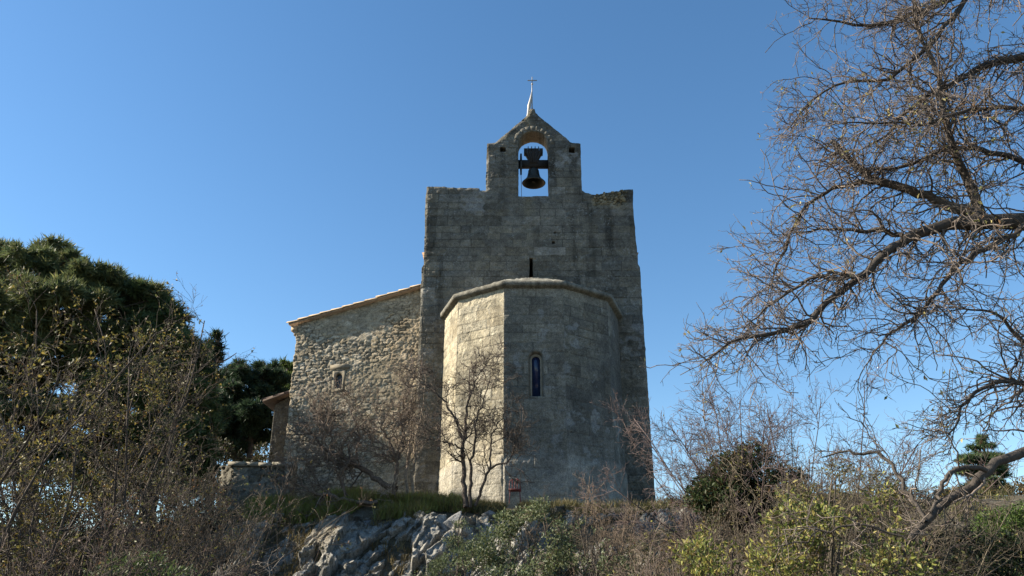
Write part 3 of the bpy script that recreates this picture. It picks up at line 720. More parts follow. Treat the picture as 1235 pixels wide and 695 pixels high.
# ------------------------------------------------------------------ limestone outcrop and boulders
def outcrop():
    nu, nv = 760, 420
    u = np.linspace(-10.5, 6.2, nu); t = np.linspace(0, 1, nv); X, T = np.meshgrid(u, t)
    Y = 16.6 + T * 5.0
    # slanting ribs that lean from upper right to lower left, split by deep fissures and broken by cross joints
    a = X * 0.86 - Y * 0.62; b = X * 0.55 + Y * 0.82
    wa = a + 0.30 * fbm(a * 0.6, b * 0.6, seed=101) + 0.10 * fbm(a * 2.4, b * 2.4, seed=111); wb = b + 0.5 * fbm(a * 0.7, b * 0.7, seed=102)
    f1, e, cid = worley(wa / 0.85, wb / 2.3, 103, 1.0)
    f1b, eb, cidb = worley(wa / 0.33 + 3, wb / 0.8, 104, 1.0)
    f1c, ec, cidc = worley(wa / 0.12 + 3, wb / 0.3, 114, 1.0)
    def planes(x, y, seed, tilt):
        """broken rock: each cell is a flat face with its own height and tilt, with a step to its neighbours"""
        ix, iy = np.floor(x), np.floor(y); best = np.full(x.shape, 9.0); val = np.zeros(x.shape); z0 = np.zeros_like(ix)
        for p in (-1, 0, 1):
            for q in (-1, 0, 1):
                hx = ix + p + 0.5 + 0.95 * (_h(ix + p, iy + q, z0, seed) - 0.5); hy = iy + q + 0.5 + 0.95 * (_h(ix + p, iy + q, z0 + 1, seed) - 0.5)
                gx = _h(ix + p, iy + q, z0 + 2, seed) - 0.5; gy = _h(ix + p, iy + q, z0 + 3, seed) - 0.5; hh = _h(ix + p, iy + q, z0 + 4, seed)
                dx, dy = x - hx, y - hy; r = np.hypot(dx, dy); near_ = r < best
                val = np.where(near_, hh + tilt * (gx * dx + gy * dy), val); best = np.where(near_, r, best)
        return val
    jx = 0.06 * fbm(X * 5, Y * 5, seed=121, octv=4); jy = 0.06 * fbm(X * 5, Y * 5, seed=122, octv=4)
    d = (0.50 * planes((wa + jx) / 0.80, (wb + jy) / 1.5, 131, 1.3) + 0.24 * planes((wa + jx) / 0.34, (wb + jy) / 0.55, 132, 1.5) + 0.09 * planes((wa + jx) / 0.13, (wb + jy) / 0.2, 133, 1.5)
         + 0.05 * fbm(X * 9, Y * 9, seed=106, octv=4) - 0.12 * (1 - sstep(0.0, 0.10, e)) - 0.06 * (1 - sstep(0, 0.1, eb)) - 0.15)
    cover = 0.38 * sstep(0.12, 0.40, fbm(X * 0.6, Y * 0.6, seed=107)) + 0.45 * sstep(20.5, 21.4, Y + 0.3 * fbm(X, Y, seed=108)) + 0.12 * sstep(1.5, 4.5, X) + 0.3 * sstep(-8.0, -10.0, X)
    d = d - cover * 0.8
    edge = np.minimum(np.minimum(X + 10.5, 6.2 - X) / 0.9, np.minimum(Y - 16.6, 21.6 - Y) / 0.4); d = d - 0.6 * (1 - sstep(0, 1, edge))
    Z = ground_z(X, Y)
    V = np.stack([X + 0.12 * d, Y - 0.85 * d, Z + 0.50 * d - 0.02], -1)
    tone = np.clip(0.62 + 0.35 * cid + 0.45 * fbm(X * 1.6, Y * 1.6, seed=109, octv=5), 0.3, 1.3)
    c = np.array([0.36, 0.343, 0.30])[None, None] * tone[..., None]
    ochre = sstep(0.15, 0.4, fbm(X * 0.9, Y * 0.9, seed=110, octv=4)) * 0.5; c = c * (1 - ochre)[..., None] + np.array([0.22, 0.17, 0.10]) * ochre[..., None]
    moss = sstep(-0.02, -0.25, d) ; c = c * (1 - moss)[..., None] + np.array([0.075, 0.07, 0.035]) * moss[..., None]
    i = np.arange(nv - 1)[:, None] * nu; j = np.arange(nu - 1)[None]
    o = mk("rock_outcrop", V.reshape(-1, 3), [np.stack([i + j, i + j + 1, i + nu + j + 1, i + nu + j], -1).reshape(-1, 4)], M_ROCK, None, np.clip(c, 0.02, 0.6).reshape(-1, 3))
    o["kind"] = "structure"
outcrop()
def ico(sub):
    import bmesh
    b = bmesh.new(); bmesh.ops.create_icosphere(b, subdivisions=sub, radius=1.0); b.verts.ensure_lookup_table()
    V = np.array([v.co[:] for v in b.verts]); F = np.array([[v.index for v in f.verts] for f in b.faces]); b.free(); return V, F
ICO5 = ico(5)
def boulder(px, py, Y, sx, sy, sz, seed, label, lean=0.0, tone=1.0):
    V, F = ICO5[0].copy(), ICO5[1]; r = np.random.default_rng(seed)
    for _ in range(40):                                    # flat broken faces
        n = r.normal(size=3); n /= np.linalg.norm(n); h = r.uniform(0.35, 0.8); s = V @ n; V = V - np.maximum(s - h, 0)[:, None] * n * 0.97
    d = 0.10 * fbm(V[:, 0] * 2 + seed, V[:, 1] * 2, V[:, 2] * 2, seed, 5) + 0.07 * (1 - 2 * np.abs(fbm(V[:, 0] * 3.5 + seed, V[:, 1] * 3.5, V[:, 2] * 1.1, seed + 3, 5)))
    V = V * (1 + d)[:, None]; V = V * np.array([sx, sy, sz])
    ca, sa = math.cos(lean), math.sin(lean); V = V @ np.array([[ca, 0, sa], [0, 1, 0], [-sa, 0, ca]]).T
    p = P(px, py, Y); W_ = V + p
    c = np.array([0.28, 0.28, 0.275]) * tone * np.clip(0.8 + 0.5 * fbm(W_[:, 0] * 2.5, W_[:, 1] * 2.5, W_[:, 2] * 2.5, seed, 4), 0.4, 1.3)[:, None]
    o = mk("limestone_boulder", W_, [F], M_ROCK, None, np.clip(c, 0.02, 0.6))
    tag(o, label, "rock", "limestone boulders along the outcrop")
boulder(545, 634, 20.0, 0.50, 0.4, 0.42, 1, "pale blunt limestone boulder just below the small bare tree by the apse", -0.5)
boulder(440, 636, 20.6, 0.50, 0.4, 0.30, 3, "dark weathered boulder half buried in grass under the leaning bare tree", -0.3, 0.6)
boulder(382, 645, 20.9, 0.36, 0.35, 0.28, 4, "small dark boulder among green grass near the rubble aisle", 0.2, 0.55)
boulder(590, 622, 20.9, 0.30, 0.3, 0.20, 6, "small pale stone at the foot of the apse under the bare tree", 0.1)
boulder(776, 640, 20.0, 0.55, 0.45, 0.34, 7, "pinkish grey boulder in the scrub below the right corner of the chapel", 0.3, 0.8)

def block():
    p = P(281, 650, 22.0); m = MB(); V, F = ico(4); V = np.sign(V) * np.abs(V) ** 0.45; V = V * (1 + 0.05 * fbm(V[:, 0] * 2, V[:, 1] * 2, V[:, 2] * 2, 5, 4))[:, None]
    V = V * np.array([0.48, 0.3, 0.17]) + p; c = np.array([0.42, 0.37, 0.28]) * np.ones((len(V), 1))
    o = mk("stone_block", V, [F], M_ROCK, None, c); tag(o, "squared pale stone block lying below the low dry stone wall", "stone block")
block()
# red garden chair frame against the foot of the apse
def red_chair():
    c = P(621, 603, 22.0); gz = c[2] - 0.02; x, y = c[0], c[1]; root = empty("garden_chair", (x, y, gz), "small red metal chair at the foot of the apse", "chair")
    for sx_ in (-1, 1):
        for yy, h in ((-0.16, 0.26), (0.14, 0.30)):
            m = MB(); m.tubes([(x + sx_ * 0.15, y + yy, gz - 0.05), (x + sx_ * 0.13, y + yy, gz + h)], [0.014, 0.014], 6); m.build("leg", M_RED, root)
    m = MB(); m.box((x - 0.17, y - 0.19, gz + 0.25), (x + 0.17, y + 0.17, gz + 0.29)); m.build("seat", M_RED, root)
    m = MB(); z0, z1 = gz + 0.28, gz + 0.60
    m.tubes([(x - 0.15, y + 0.15, z0), (x - 0.14, y + 0.19, z1 - 0.06), (x - 0.06, y + 0.2, z1), (x + 0.06, y + 0.2, z1), (x + 0.14, y + 0.19, z1 - 0.06), (x + 0.15, y + 0.15, z0)], [0.016] * 6, 6)
    for q in (-0.07, 0.0, 0.07): m.tubes([(x + q, y + 0.16, z0), (x + q, y + 0.2, z1)], [0.018] * 2, 5)
    m.build("backrest", M_RED, root)
red_chair()

# ------------------------------------------------------------------ plants
def unit(v): return v / (np.linalg.norm(v, axis=-1, keepdims=True) + 1e-9)
def spawn(rng, pts, rad, n, t=(0.2, 1.0), ang=(40, 15), length=(0.3, 0.6), K=5, wig=0.15, trop=(0, 0, 0), rr=0.55, rmin=0.002, taper=0.45, tip=0.6, flat=0.0, rmax=9.0):
    """side shoots of the given stems: pts (N,K,3) -> (N*n,K2,3)"""
    N, K0, _ = pts.shape
    pi = np.repeat(np.arange(N), n); tt = rng.uniform(t[0], t[1], N * n) * (K0 - 1); ti = np.minimum(tt.astype(int), K0 - 2); f = (tt - ti)[:, None]
    st = pts[pi, ti] * (1 - f) + pts[pi, ti + 1] * f; tan = unit(pts[pi, ti + 1] - pts[pi, ti])
    r0 = np.maximum((rad[pi, ti] * (1 - f[:, 0]) + rad[pi, ti + 1] * f[:, 0]) * rr, rmin); r0 = np.minimum(r0, rmax * rng.uniform(0.5, 1.0, N * n))
    rnd = rng.normal(size=(N * n, 3)); rnd[:, 1] *= 1 - flat; side = unit(rnd - (rnd * tan).sum(-1, keepdims=True) * tan)
    a = np.radians(rng.normal(ang[0], ang[1], N * n))[:, None]; d = unit(tan * np.cos(a) + side * np.sin(a))
    frac = tt / (K0 - 1)
    L = rng.uniform(length[0], length[1], N * n) * (1 - (1 - tip) * frac)
    return walk(rng, st, d, L, r0, K, wig, trop, taper, rmin * 0.7)
def walk(rng, st, d, L, r0, K, wig, trop, taper, rmin):
    M = len(st); out_ = np.zeros((M, K, 3)); out_[:, 0] = st; step = (L / (K - 1))[:, None]; trop = np.asarray(trop, float)
    for k in range(1, K):
        d = unit(d + rng.normal(size=(M, 3)) * wig + trop); out_[:, k] = out_[:, k - 1] + d * step
    s = np.linspace(1, taper, K)[None]; return out_, np.maximum(r0[:, None] * s, rmin)
def guide(pts, radii, n=None, jit=0.0, rng=None):
    """smooth a drawn polyline"""
    pts = np.array(pts, float); s = np.concatenate([[0], np.cumsum(np.linalg.norm(np.diff(pts, axis=0), axis=1))]); n = n or max(8, 3 * len(pts))
    q = np.linspace(0, s[-1], n); m = np.zeros_like(pts); m[1:-1] = (pts[2:] - pts[:-2]) / (s[2:] - s[:-2])[:, None]; m[0] = (pts[1] - pts[0]) / (s[1] - s[0]); m[-1] = (pts[-1] - pts[-2]) / (s[-1] - s[-2])
    i = np.clip(np.searchsorted(s, q, side='right') - 1, 0, len(s) - 2); h = (s[i + 1] - s[i])[:, None]; t = ((q - s[i])[:, None]) / h
    o = (2 * t**3 - 3 * t**2 + 1) * pts[i] + (t**3 - 2 * t**2 + t) * h * m[i] + (-2 * t**3 + 3 * t**2) * pts[i + 1] + (t**3 - t**2) * h * m[i + 1]
    if jit and rng is not None: o[1:-1] += rng.normal(size=(n - 2, 3)) * jit
    return o, np.interp(q, s, np.interp(np.linspace(0, s[-1], len(radii)), np.linspace(0, s[-1], len(radii)), radii) if len(radii) == len(pts) else np.interp(np.linspace(0, 1, len(pts)), np.linspace(0, 1, len(radii)), radii))
def stems_mesh(name, sets, sides, color, parent, rng, var=0.3, smooth=False, stuff=False):
    Vs, Fs, Cs, n = [], [], [], 0
    for (p, r), sd_ in zip(sets, sides):
        if len(p) == 0: continue
        V, F = tube_arrays(p, r, sd_); Vs.append(V); Fs += [f + n for f in F]; n += len(V)
        c = np.array(color) * (1 + var * rng.uniform(-1, 1, (len(p), 1))); Cs.append(np.repeat(c, p.shape[1] * sd_, axis=0))
    o = mk(name, np.concatenate(Vs), Fs, M_BARK, parent, np.clip(np.concatenate(Cs), 0.01, 0.7), smooth)
    if stuff: o["kind"] = "stuff"
    return o
def leaves_mesh(name, pos, dirs, size, palette, parent, rng, mat=None, width=0.5, fold=0.25, spread=1.0, var=0.25, loose=True):
    """one leaf = a folded rhomb of two triangles each side of the midrib"""
    N = len(pos); d = unit(dirs + spread * rng.normal(size=(N, 3))); s = unit(np.cross(d, rng.normal(size=(N, 3)))); nn = np.cross(d, s)
    L = rng.uniform(size[0], size[1], N)[:, None]; w = L * width * 0.5
    a = pos; b = pos + d * L * 0.45 + s * w + nn * w * fold; c = pos + d * L - nn * L * 0.12; e = pos + d * L * 0.45 - s * w + nn * w * fold
    V = np.stack([a, b, c, e], 1).reshape(-1, 3); i = np.arange(N)[:, None] * 4
    F = np.concatenate([i + np.array([[0, 1, 2]]), i + np.array([[0, 2, 3]])])
    pal = np.array(palette, float); col = pal[rng.integers(0, len(pal), N)] * (1 + var * rng.uniform(-1, 1, (N, 1)))
    return mk(name, V, [F], mat or M_LEAF, parent, np.clip(np.repeat(col, 4, axis=0), 0.005, 0.7))
def along(rng, p, n, t=(0.2, 1.0)):
    """random points and directions on stems"""
    N, K, _ = p.shape; pi = rng.integers(0, N, n); tt = rng.uniform(t[0], t[1], n) * (K - 1); ti = np.minimum(tt.astype(int), K - 2); f = (tt - ti)[:, None]
    return p[pi, ti] * (1 - f) + p[pi, ti + 1] * f, unit(p[pi, ti + 1] - p[pi, ti])
def gpos(px, Y):
    z = 2.0
    for _ in range(6):
        x = PX(px, Y, z); z = float(ground_z(x, Y))
    return np.array([x, Y, z])

# --- big bare tree on the right: its trunk stands outside the picture, its limbs hang into it
def big_tree():
    rng = np.random.default_rng(2024); Y = 8.6
    base = np.array([8.1, 9.4, float(ground_z(8.1, 9.4))])
    root = empty("bare_tree", base, "large bare tree whose long drooping limbs reach in from the right", "tree")
    BR = (0.072, 0.060, 0.050)
    def G(pp, y0=Y, y1=None, rad=(0.05, 0.02), jit=0.012):
        y1 = y0 if y1 is None else y1; k = len(pp); ys = np.linspace(y0, y1, k)
        return guide([P(a, b, y) for (a, b), y in zip(pp, ys)], rad, None, jit, rng)
    trunk = guide([base + np.array([0, 0, -0.3]), base + np.array([-0.1, -0.05, 1.2]), base + np.array([-0.3, -0.2, 2.8]), base + np.array([-0.35, -0.4, 4.4]), base + np.array([0.0, -0.5, 6.3]), base + np.array([0.5, -0.2, 8.5])], (0.32, 0.25, 0.22, 0.19, 0.14, 0.07), 22, 0.02, rng)
    tj = trunk[0]
    def from_trunk(z): return tj[np.argmin(np.abs(tj[:, 2] - z))]
    def attach(g, z):
        a = from_trunk(z); p = np.concatenate([a[None], (0.5 * a + 0.5 * g[0][0] + np.array([0, 0, 0.12]))[None], g[0]]); r = np.concatenate([[g[1][0] * 1.15, g[1][0] * 1.07], g[1]]); return guide(p, r, 40)
    LA = attach(G([(1290, 281), (1235, 268), (1184, 268), (1146, 270), (1120, 278), (1085, 292), (1055, 318), (1033, 337), (995, 366), (968, 392), (930, 402), (885, 412), (850, 436)], 8.8, 8.0, (0.115, 0.108, 0.098, 0.078, 0.066, 0.052, 0.046, 0.042, 0.035, 0.028, 0.022, 0.015, 0.008)), 4.9)
    limbs = [LA]
    limbs.append(G([(1180, 262), (1150, 250), (1128, 241), (1090, 226), (1057, 219), (1037, 203), (1018, 187), (1003, 170)], 8.8, 9.3, (0.085, 0.068, 0.062, 0.056, 0.052, 0.048, 0.044, 0.036)))
    limbs.append(G([(1057, 220), (1030, 222), (1003, 229), (973, 249), (955, 278), (935, 325), (930, 350)], 9.2, 9.0, (0.03, 0.026, 0.024, 0.02, 0.016, 0.012, 0.006)))
    limbs.append(G([(1184, 262), (1172, 232), (1160, 205), (1148, 176), (1141, 146), (1135, 118), (1128, 80), (1110, 40), (1100, -20)], 8.8, 8.4, (0.062, 0.055, 0.052, 0.046, 0.042, 0.036, 0.028, 0.022, 0.012)))
    limbs.append(attach(G([(1290, 214), (1235, 196), (1193, 183), (1146, 178), (1102, 197), (1075, 203), (1030, 207)], 9.3, 9.0, (0.045, 0.04, 0.036, 0.03, 0.024, 0.016, 0.008)), 5.6))
    limbs.append(attach(G([(1300, 60), (1235, 68), (1180, 82), (1142, 104), (1104, 127), (1070, 160), (1040, 180)], 8.9, 8.5, (0.062, 0.055, 0.045, 0.034, 0.026, 0.016, 0.008)), 6.8))
    limbs.append(G([(1095, 288), (1070, 279), (1046, 278), (1000, 276), (960, 280)], 8.6, 8.9, (0.035, 0.03, 0.026, 0.016, 0.008)))
    limbs.append(G([(1240, 270), (1219, 282), (1176, 306), (1146, 328), (1124, 362), (1094, 389), (1066, 410), (1050, 435)], 8.5, 8.0, (0.04, 0.034, 0.03, 0.026, 0.022, 0.018, 0.014, 0.006)))
    limbs.append(attach(G([(1290, 480), (1235, 463), (1209, 461), (1184, 469), (1164, 487), (1153, 510), (1140, 530)], 8.5, 8.3, (0.036, 0.03, 0.027, 0.022, 0.017, 0.012, 0.006)), 3.6))
    limbs.append(attach(G([(1300, 450), (1240, 420), (1222, 398), (1206, 384), (1170, 372), (1130, 380)], 9.2, 9.0, (0.035, 0.026, 0.022, 0.018, 0.012, 0.006)), 4.2))
    limbs.append(attach(G([(1320, -70), (1235, -40), (1170, -10), (1110, 14), (1060, 30), (1010, 28), (975, 22)], 9.0, 8.6, (0.07, 0.055, 0.045, 0.035, 0.026, 0.016, 0.008)), 7.2))
    limbs.append(G([(1170, -10), (1150, 20), (1120, 55), (1070, 95), (1020, 100), (980, 120), (955, 150)], 8.8, 9.2, (0.038, 0.034, 0.03, 0.024, 0.018, 0.012, 0.006)))
    limbs.append(attach(G([(1290, 140), (1235, 132), (1190, 130), (1150, 138), (1110, 150), (1060, 148), (1010, 150)], 8.2, 8.0, (0.035, 0.03, 0.026, 0.022, 0.018, 0.012, 0.006)), 6.0))
    limbs.append(G([(1033, 337), (1010, 330), (985, 335), (955, 350), (920, 375), (895, 400)], 8.2, 8.4, (0.026, 0.023, 0.02, 0.016, 0.011, 0.006)))
    # low limb that sags to the ground on the left, and its fork
    LL = attach(G([(1300, 524), (1235, 545), (1207, 556), (1184, 575), (1160, 592), (1140, 608), (1115, 632), (1097, 655), (1080, 690)], 7.8, 7.4, (0.054, 0.047, 0.044, 0.043, 0.038, 0.037, 0.032, 0.03, 0.022)), 2.6)
    limbs.append(LL)
    limbs.append(G([(1190, 568), (1172, 563), (1152, 566), (1138, 580), (1132, 600), (1122, 618)], 7.55, 7.3, (0.024, 0.022, 0.020, 0.019, 0.018, 0.014)))
    limbs.append(G([(1117, 630), (1104, 608), (1093, 592), (1081, 570), (1067, 552), (1046, 548), (1019, 546), (990, 552)], 7.4, 7.9, (0.02, 0.018, 0.018, 0.017, 0.016, 0.015, 0.012, 0.006)))
    limbs.append(G([(1097, 655), (1070, 640), (1040, 632), (1000, 640), (960, 655), (920, 660)], 7.4, 7.6, (0.012, 0.011, 0.010, 0.008, 0.006, 0.004)))
    stems_mesh("trunk", [(trunk[0][None], trunk[1][None])], [12], BR, root, rng, 0.0, True)
    for g in limbs: g[1][:] = g[1] * (1 + 0.06 * vnoise(np.arange(len(g[1])) * 0.9, np.full(len(g[1]), g[1][0] * 900), seed=8))
    for g in limbs: stems_mesh("limb", [(g[0][None], g[1][None])], [9], BR, root, rng, 0.1, True)
    S1, S2, S3 = [], [], []
    sizes = []
    for q, g in enumerate(limbs):
        low = q >= len(limbs) - 4
        p = g[0][None]; r = g[1][None]; L = np.linalg.norm(np.diff(g[0], axis=0), axis=1).sum()
        n = int(L * ((16 if q in (3, 4, 5, 10, 11, 12) else 13) if not low else 2.5)) + (9 if not low else 2)
        t0 = 0.02 if q in (1, 2, 3, 6, 7, 11, 13) else 0.12
        a = spawn(rng, p, r, n, (t0, 1.0), (58, 22), (0.3, 1.2) if not low else (0.2, 0.8), 10, 0.27, (-0.05, 0, -0.02), 0.45, 0.0065, 0.45, 0.8, rmax=0.016)
        S1.append(a)
        b = spawn(rng, a[0], a[1], 5, (0.1, 1.0), (52, 20), (0.16, 0.5), 7, 0.25, (-0.02, 0, -0.03), 0.6, 0.0043, 0.5, 0.7); S2.append(b)
        c = spawn(rng, b[0], b[1], 3, (0.15, 1.0), (52, 20), (0.06, 0.22), 4, 0.2, (0, 0, 0.0), 0.75, 0.0031, 0.6, 0.8); S3.append(c)
    cat = lambda S: (np.concatenate([s[0] for s in S]), np.concatenate([s[1] for s in S]))
    A, B, C_ = cat(S1), cat(S2), cat(S3)
    stems_mesh("twigs", [A, B, C_], [5, 4, 3], (0.150, 0.122, 0.102), root, rng, 0.5, False, True)
    pos, d = along(rng, C_[0], 3500, (0.7, 1.0)); keep = (vnoise(pos[:, 0] * 0.9, pos[:, 1], pos[:, 2] * 0.9, 5) > 0.05)
    o = leaves_mesh("leaves", pos[keep], d[keep], (0.035, 0.075), [(0.33, 0.28, 0.10), (0.42, 0.36, 0.16), (0.22, 0.22, 0.08), (0.24, 0.14, 0.07)], root, rng, None, 0.45); o["kind"] = "stuff"
big_tree()

# --- generic bare bush or small tree
def bare_shrub(name, base, label, cat, seed, stems=14, height=(1.2, 2.2), lean=(0.0, 0.0), spread=0.5, r0=0.014, n1=9, n2=4, n3=0, color=(0.13, 0.10, 0.08), l1=(0.25, 0.6), l2=(0.1, 0.28), l3=(0.06, 0.15),
               leaves=0, pal=None, lsize=(0.03, 0.05), group=None, wig=0.10, up=0.06, kroot=0.12, ang=38):
    rng = np.random.default_rng(seed); root = empty(name, base, label, cat, group)
    d = unit(np.stack([rng.normal(0, spread, stems) + lean[0], rng.normal(0, spread, stems) + lean[1], np.ones(stems)], -1))
    st = np.asarray(base) + np.stack([rng.normal(0, kroot, stems), rng.normal(0, kroot, stems), np.full(stems, -0.08)], -1)
    s0 = walk(rng, st, d, rng.uniform(*height, stems), rng.uniform(0.7, 1.2, stems) * r0, 10, wig, (0, 0, up), 0.3, 0.003)
    s1 = spawn(rng, s0[0], s0[1], n1, (0.15, 1.0), (ang, 14), l1, 6, wig * 1.6, (0, 0, 0.03), 0.55, 0.0045, 0.45, 0.7)
    s2 = spawn(rng, s1[0], s1[1], n2, (0.2, 1.0), (45, 16), l2, 5, 0.2, (0, 0, 0.02), 0.65, 0.0036, 0.55, 0.8)
    sets = [s1, s2]; sd_ = [4, 3]
    last = s2
    if n3: last = spawn(rng, s2[0], s2[1], n3, (0.2, 1.0), (42, 15), l3, 4, 0.2, (0, 0, 0), 0.7, 0.003, 0.6, 0.8); sets.append(last); sd_.append(3)
    stems_mesh("stems", [s0], [6], color, root, rng, 0.25, True, True)
    stems_mesh("twigs", sets, sd_, np.array(color) * 1.1, root, rng, 0.35, False, True)
    if leaves:
        pos, dd = along(rng, last[0], leaves * 2, (0.3, 1.0)); kp = vnoise(pos[:, 0] * 2.2, pos[:, 1] * 2.2, pos[:, 2] * 2.2, seed) + 0.35 * rng.normal(size=len(pos)) > 0.12; pos, dd = pos[kp], dd[kp]; o = leaves_mesh("leaves", pos, dd, lsize, pal, root, rng); o["kind"] = "stuff"
    return root

# --- small bare trees in front of the chapel, drawn limb by limb
def drawn_tree(name, label, seed, trunks, Y, color, n1, n2, n3, l1, l2, l3, jit=0.02, flat=0.3, trop=(0, 0, 0.02), leaves=0, pal=None, lsize=(0.03, 0.05), rt=0.0032):
    rng = np.random.default_rng(seed); g = []
    for pts, rad, dy in trunks:
        ys = np.linspace(Y, Y + dy, len(pts)); g.append(guide([P(a, b, y) for (a, b), y in zip(pts, ys)], rad, 24, jit, rng))
    b0 = g[0][0][0]; root = empty(name, b0, label, "tree")
    for q, x in enumerate(g): stems_mesh("trunk" if q == 0 else "limb", [(x[0][None], x[1][None])], [8], color, root, rng, 0.1, True)
    p = np.stack([x[0] for x in g]); r = np.stack([x[1] for x in g])
    a = spawn(rng, p, r, n1, (0.3, 1.0), (52, 20), l1, 7, 0.16, trop, 0.5, rt * 1.7, 0.35, 0.75, flat)
    b = spawn(rng, a[0], a[1], n2, (0.15, 1.0), (48, 18), l2, 5, 0.16, trop, 0.6, rt * 1.2, 0.5, 0.75)
    c = spawn(rng, b[0], b[1], n3, (0.2, 1.0), (48, 18), l3, 4, 0.15, (0, 0, 0), 0.7, rt, 0.6, 0.8)
    stems_mesh("twigs", [a, b, c], [5, 4, 3], np.array(color) * 1.15, root, rng, 0.35, False, True)
    if leaves:
        pos, dd = along(rng, c[0], leaves, (0.4, 1.0)); o = leaves_mesh("leaves", pos, dd, lsize, pal, root, rng); o["kind"] = "stuff"
drawn_tree("bare_tree", "small bare tree with several dark trunks in front of the sunlit apse", 11, [
    ([(562, 612), (560, 585), (559, 555), (560, 525), (563, 495), (566, 470), (566, 445)], (0.068, 0.06, 0.052, 0.043, 0.034, 0.022, 0.01), 0.6),
    ([(567, 612), (567, 580), (568, 555), (573, 535), (575, 505), (584, 480), (590, 460)], (0.046, 0.04, 0.035, 0.03, 0.023, 0.015, 0.008), -0.3),
    ([(573, 610), (583, 585), (590, 568), (600, 560), (612, 558), (618, 545), (626, 525)], (0.038, 0.035, 0.032, 0.026, 0.02, 0.014, 0.008), -0.6),
    ([(559, 530), (550, 510), (540, 490), (530, 478), (518, 470), (505, 458)], (0.035, 0.03, 0.026, 0.02, 0.014, 0.008), -0.3),
    ([(590, 568), (592, 545), (594, 525), (604, 505), (616, 490)], (0.026, 0.022, 0.02, 0.014, 0.008), 0.2),
    ([(560, 545), (545, 535), (532, 533), (518, 530)], (0.024, 0.02, 0.014, 0.008), -0.4),
    ([(564, 485), (572, 465), (578, 450), (590, 436)], (0.022, 0.018, 0.014, 0.008), 0.3)],
    20.6, (0.078, 0.060, 0.047), 14, 6, 5, (0.4, 1.1), (0.25, 0.6), (0.1, 0.3), rt=0.0055)
drawn_tree("bare_tree", "leaning bare fruit tree spreading low in front of the rubble aisle", 12, [
    ([(478, 590), (465, 585), (450, 575), (432, 562), (415, 552), (398, 545), (380, 530), (368, 512)], (0.085, 0.078, 0.07, 0.06, 0.05, 0.042, 0.03, 0.015), 0.5),
    ([(474, 596), (478, 575), (477, 552), (470, 535), (462, 520), (455, 505)], (0.06, 0.054, 0.046, 0.036, 0.026, 0.012), -0.4),
    ([(478, 556), (488, 535), (484, 505), (490, 480), (500, 455)], (0.04, 0.034, 0.026, 0.018, 0.01), -0.2),
    ([(455, 605), (432, 606), (410, 602), (390, 596), (375, 592), (360, 578), (350, 565)], (0.055, 0.05, 0.044, 0.038, 0.03, 0.02, 0.01), -0.8),
    ([(425, 606), (412, 585), (405, 565), (398, 550), (392, 530), (390, 510)], (0.034, 0.03, 0.024, 0.018, 0.014, 0.008), -0.7),
    ([(432, 562), (430, 540), (434, 520), (425, 500), (430, 480)], (0.03, 0.026, 0.02, 0.014, 0.008), 0.1),
    ([(398, 545), (400, 525), (392, 510), (380, 495)], (0.022, 0.018, 0.012, 0.007), 0.2)],
    21.3, (0.13, 0.098, 0.075), 19, 6, 5, (0.4, 1.2), (0.25, 0.65), (0.1, 0.32), leaves=700, pal=[(0.16, 0.085, 0.045), (0.11, 0.12, 0.04)], rt=0.0058)
drawn_tree("bare_tree", "bare tree with two pale slim trunks beside the sunlit edge of the apse", 13, [
    ([(489, 612), (490, 590), (490, 565), (493, 540), (496, 515), (494, 490), (500, 465)], (0.05, 0.046, 0.042, 0.034, 0.024, 0.016, 0.008), 0.3),
    ([(496, 612), (497, 585), (500, 555), (503, 520), (510, 495), (512, 470)], (0.045, 0.042, 0.036, 0.026, 0.016, 0.008), -0.2),
    ([(494, 612), (486, 600), (478, 600), (468, 610), (455, 615)], (0.03, 0.027, 0.023, 0.016, 0.008), -0.6)],
    21.9, (0.30, 0.24, 0.18), 9, 5, 4, (0.35, 0.9), (0.2, 0.5), (0.1, 0.26), rt=0.0055)

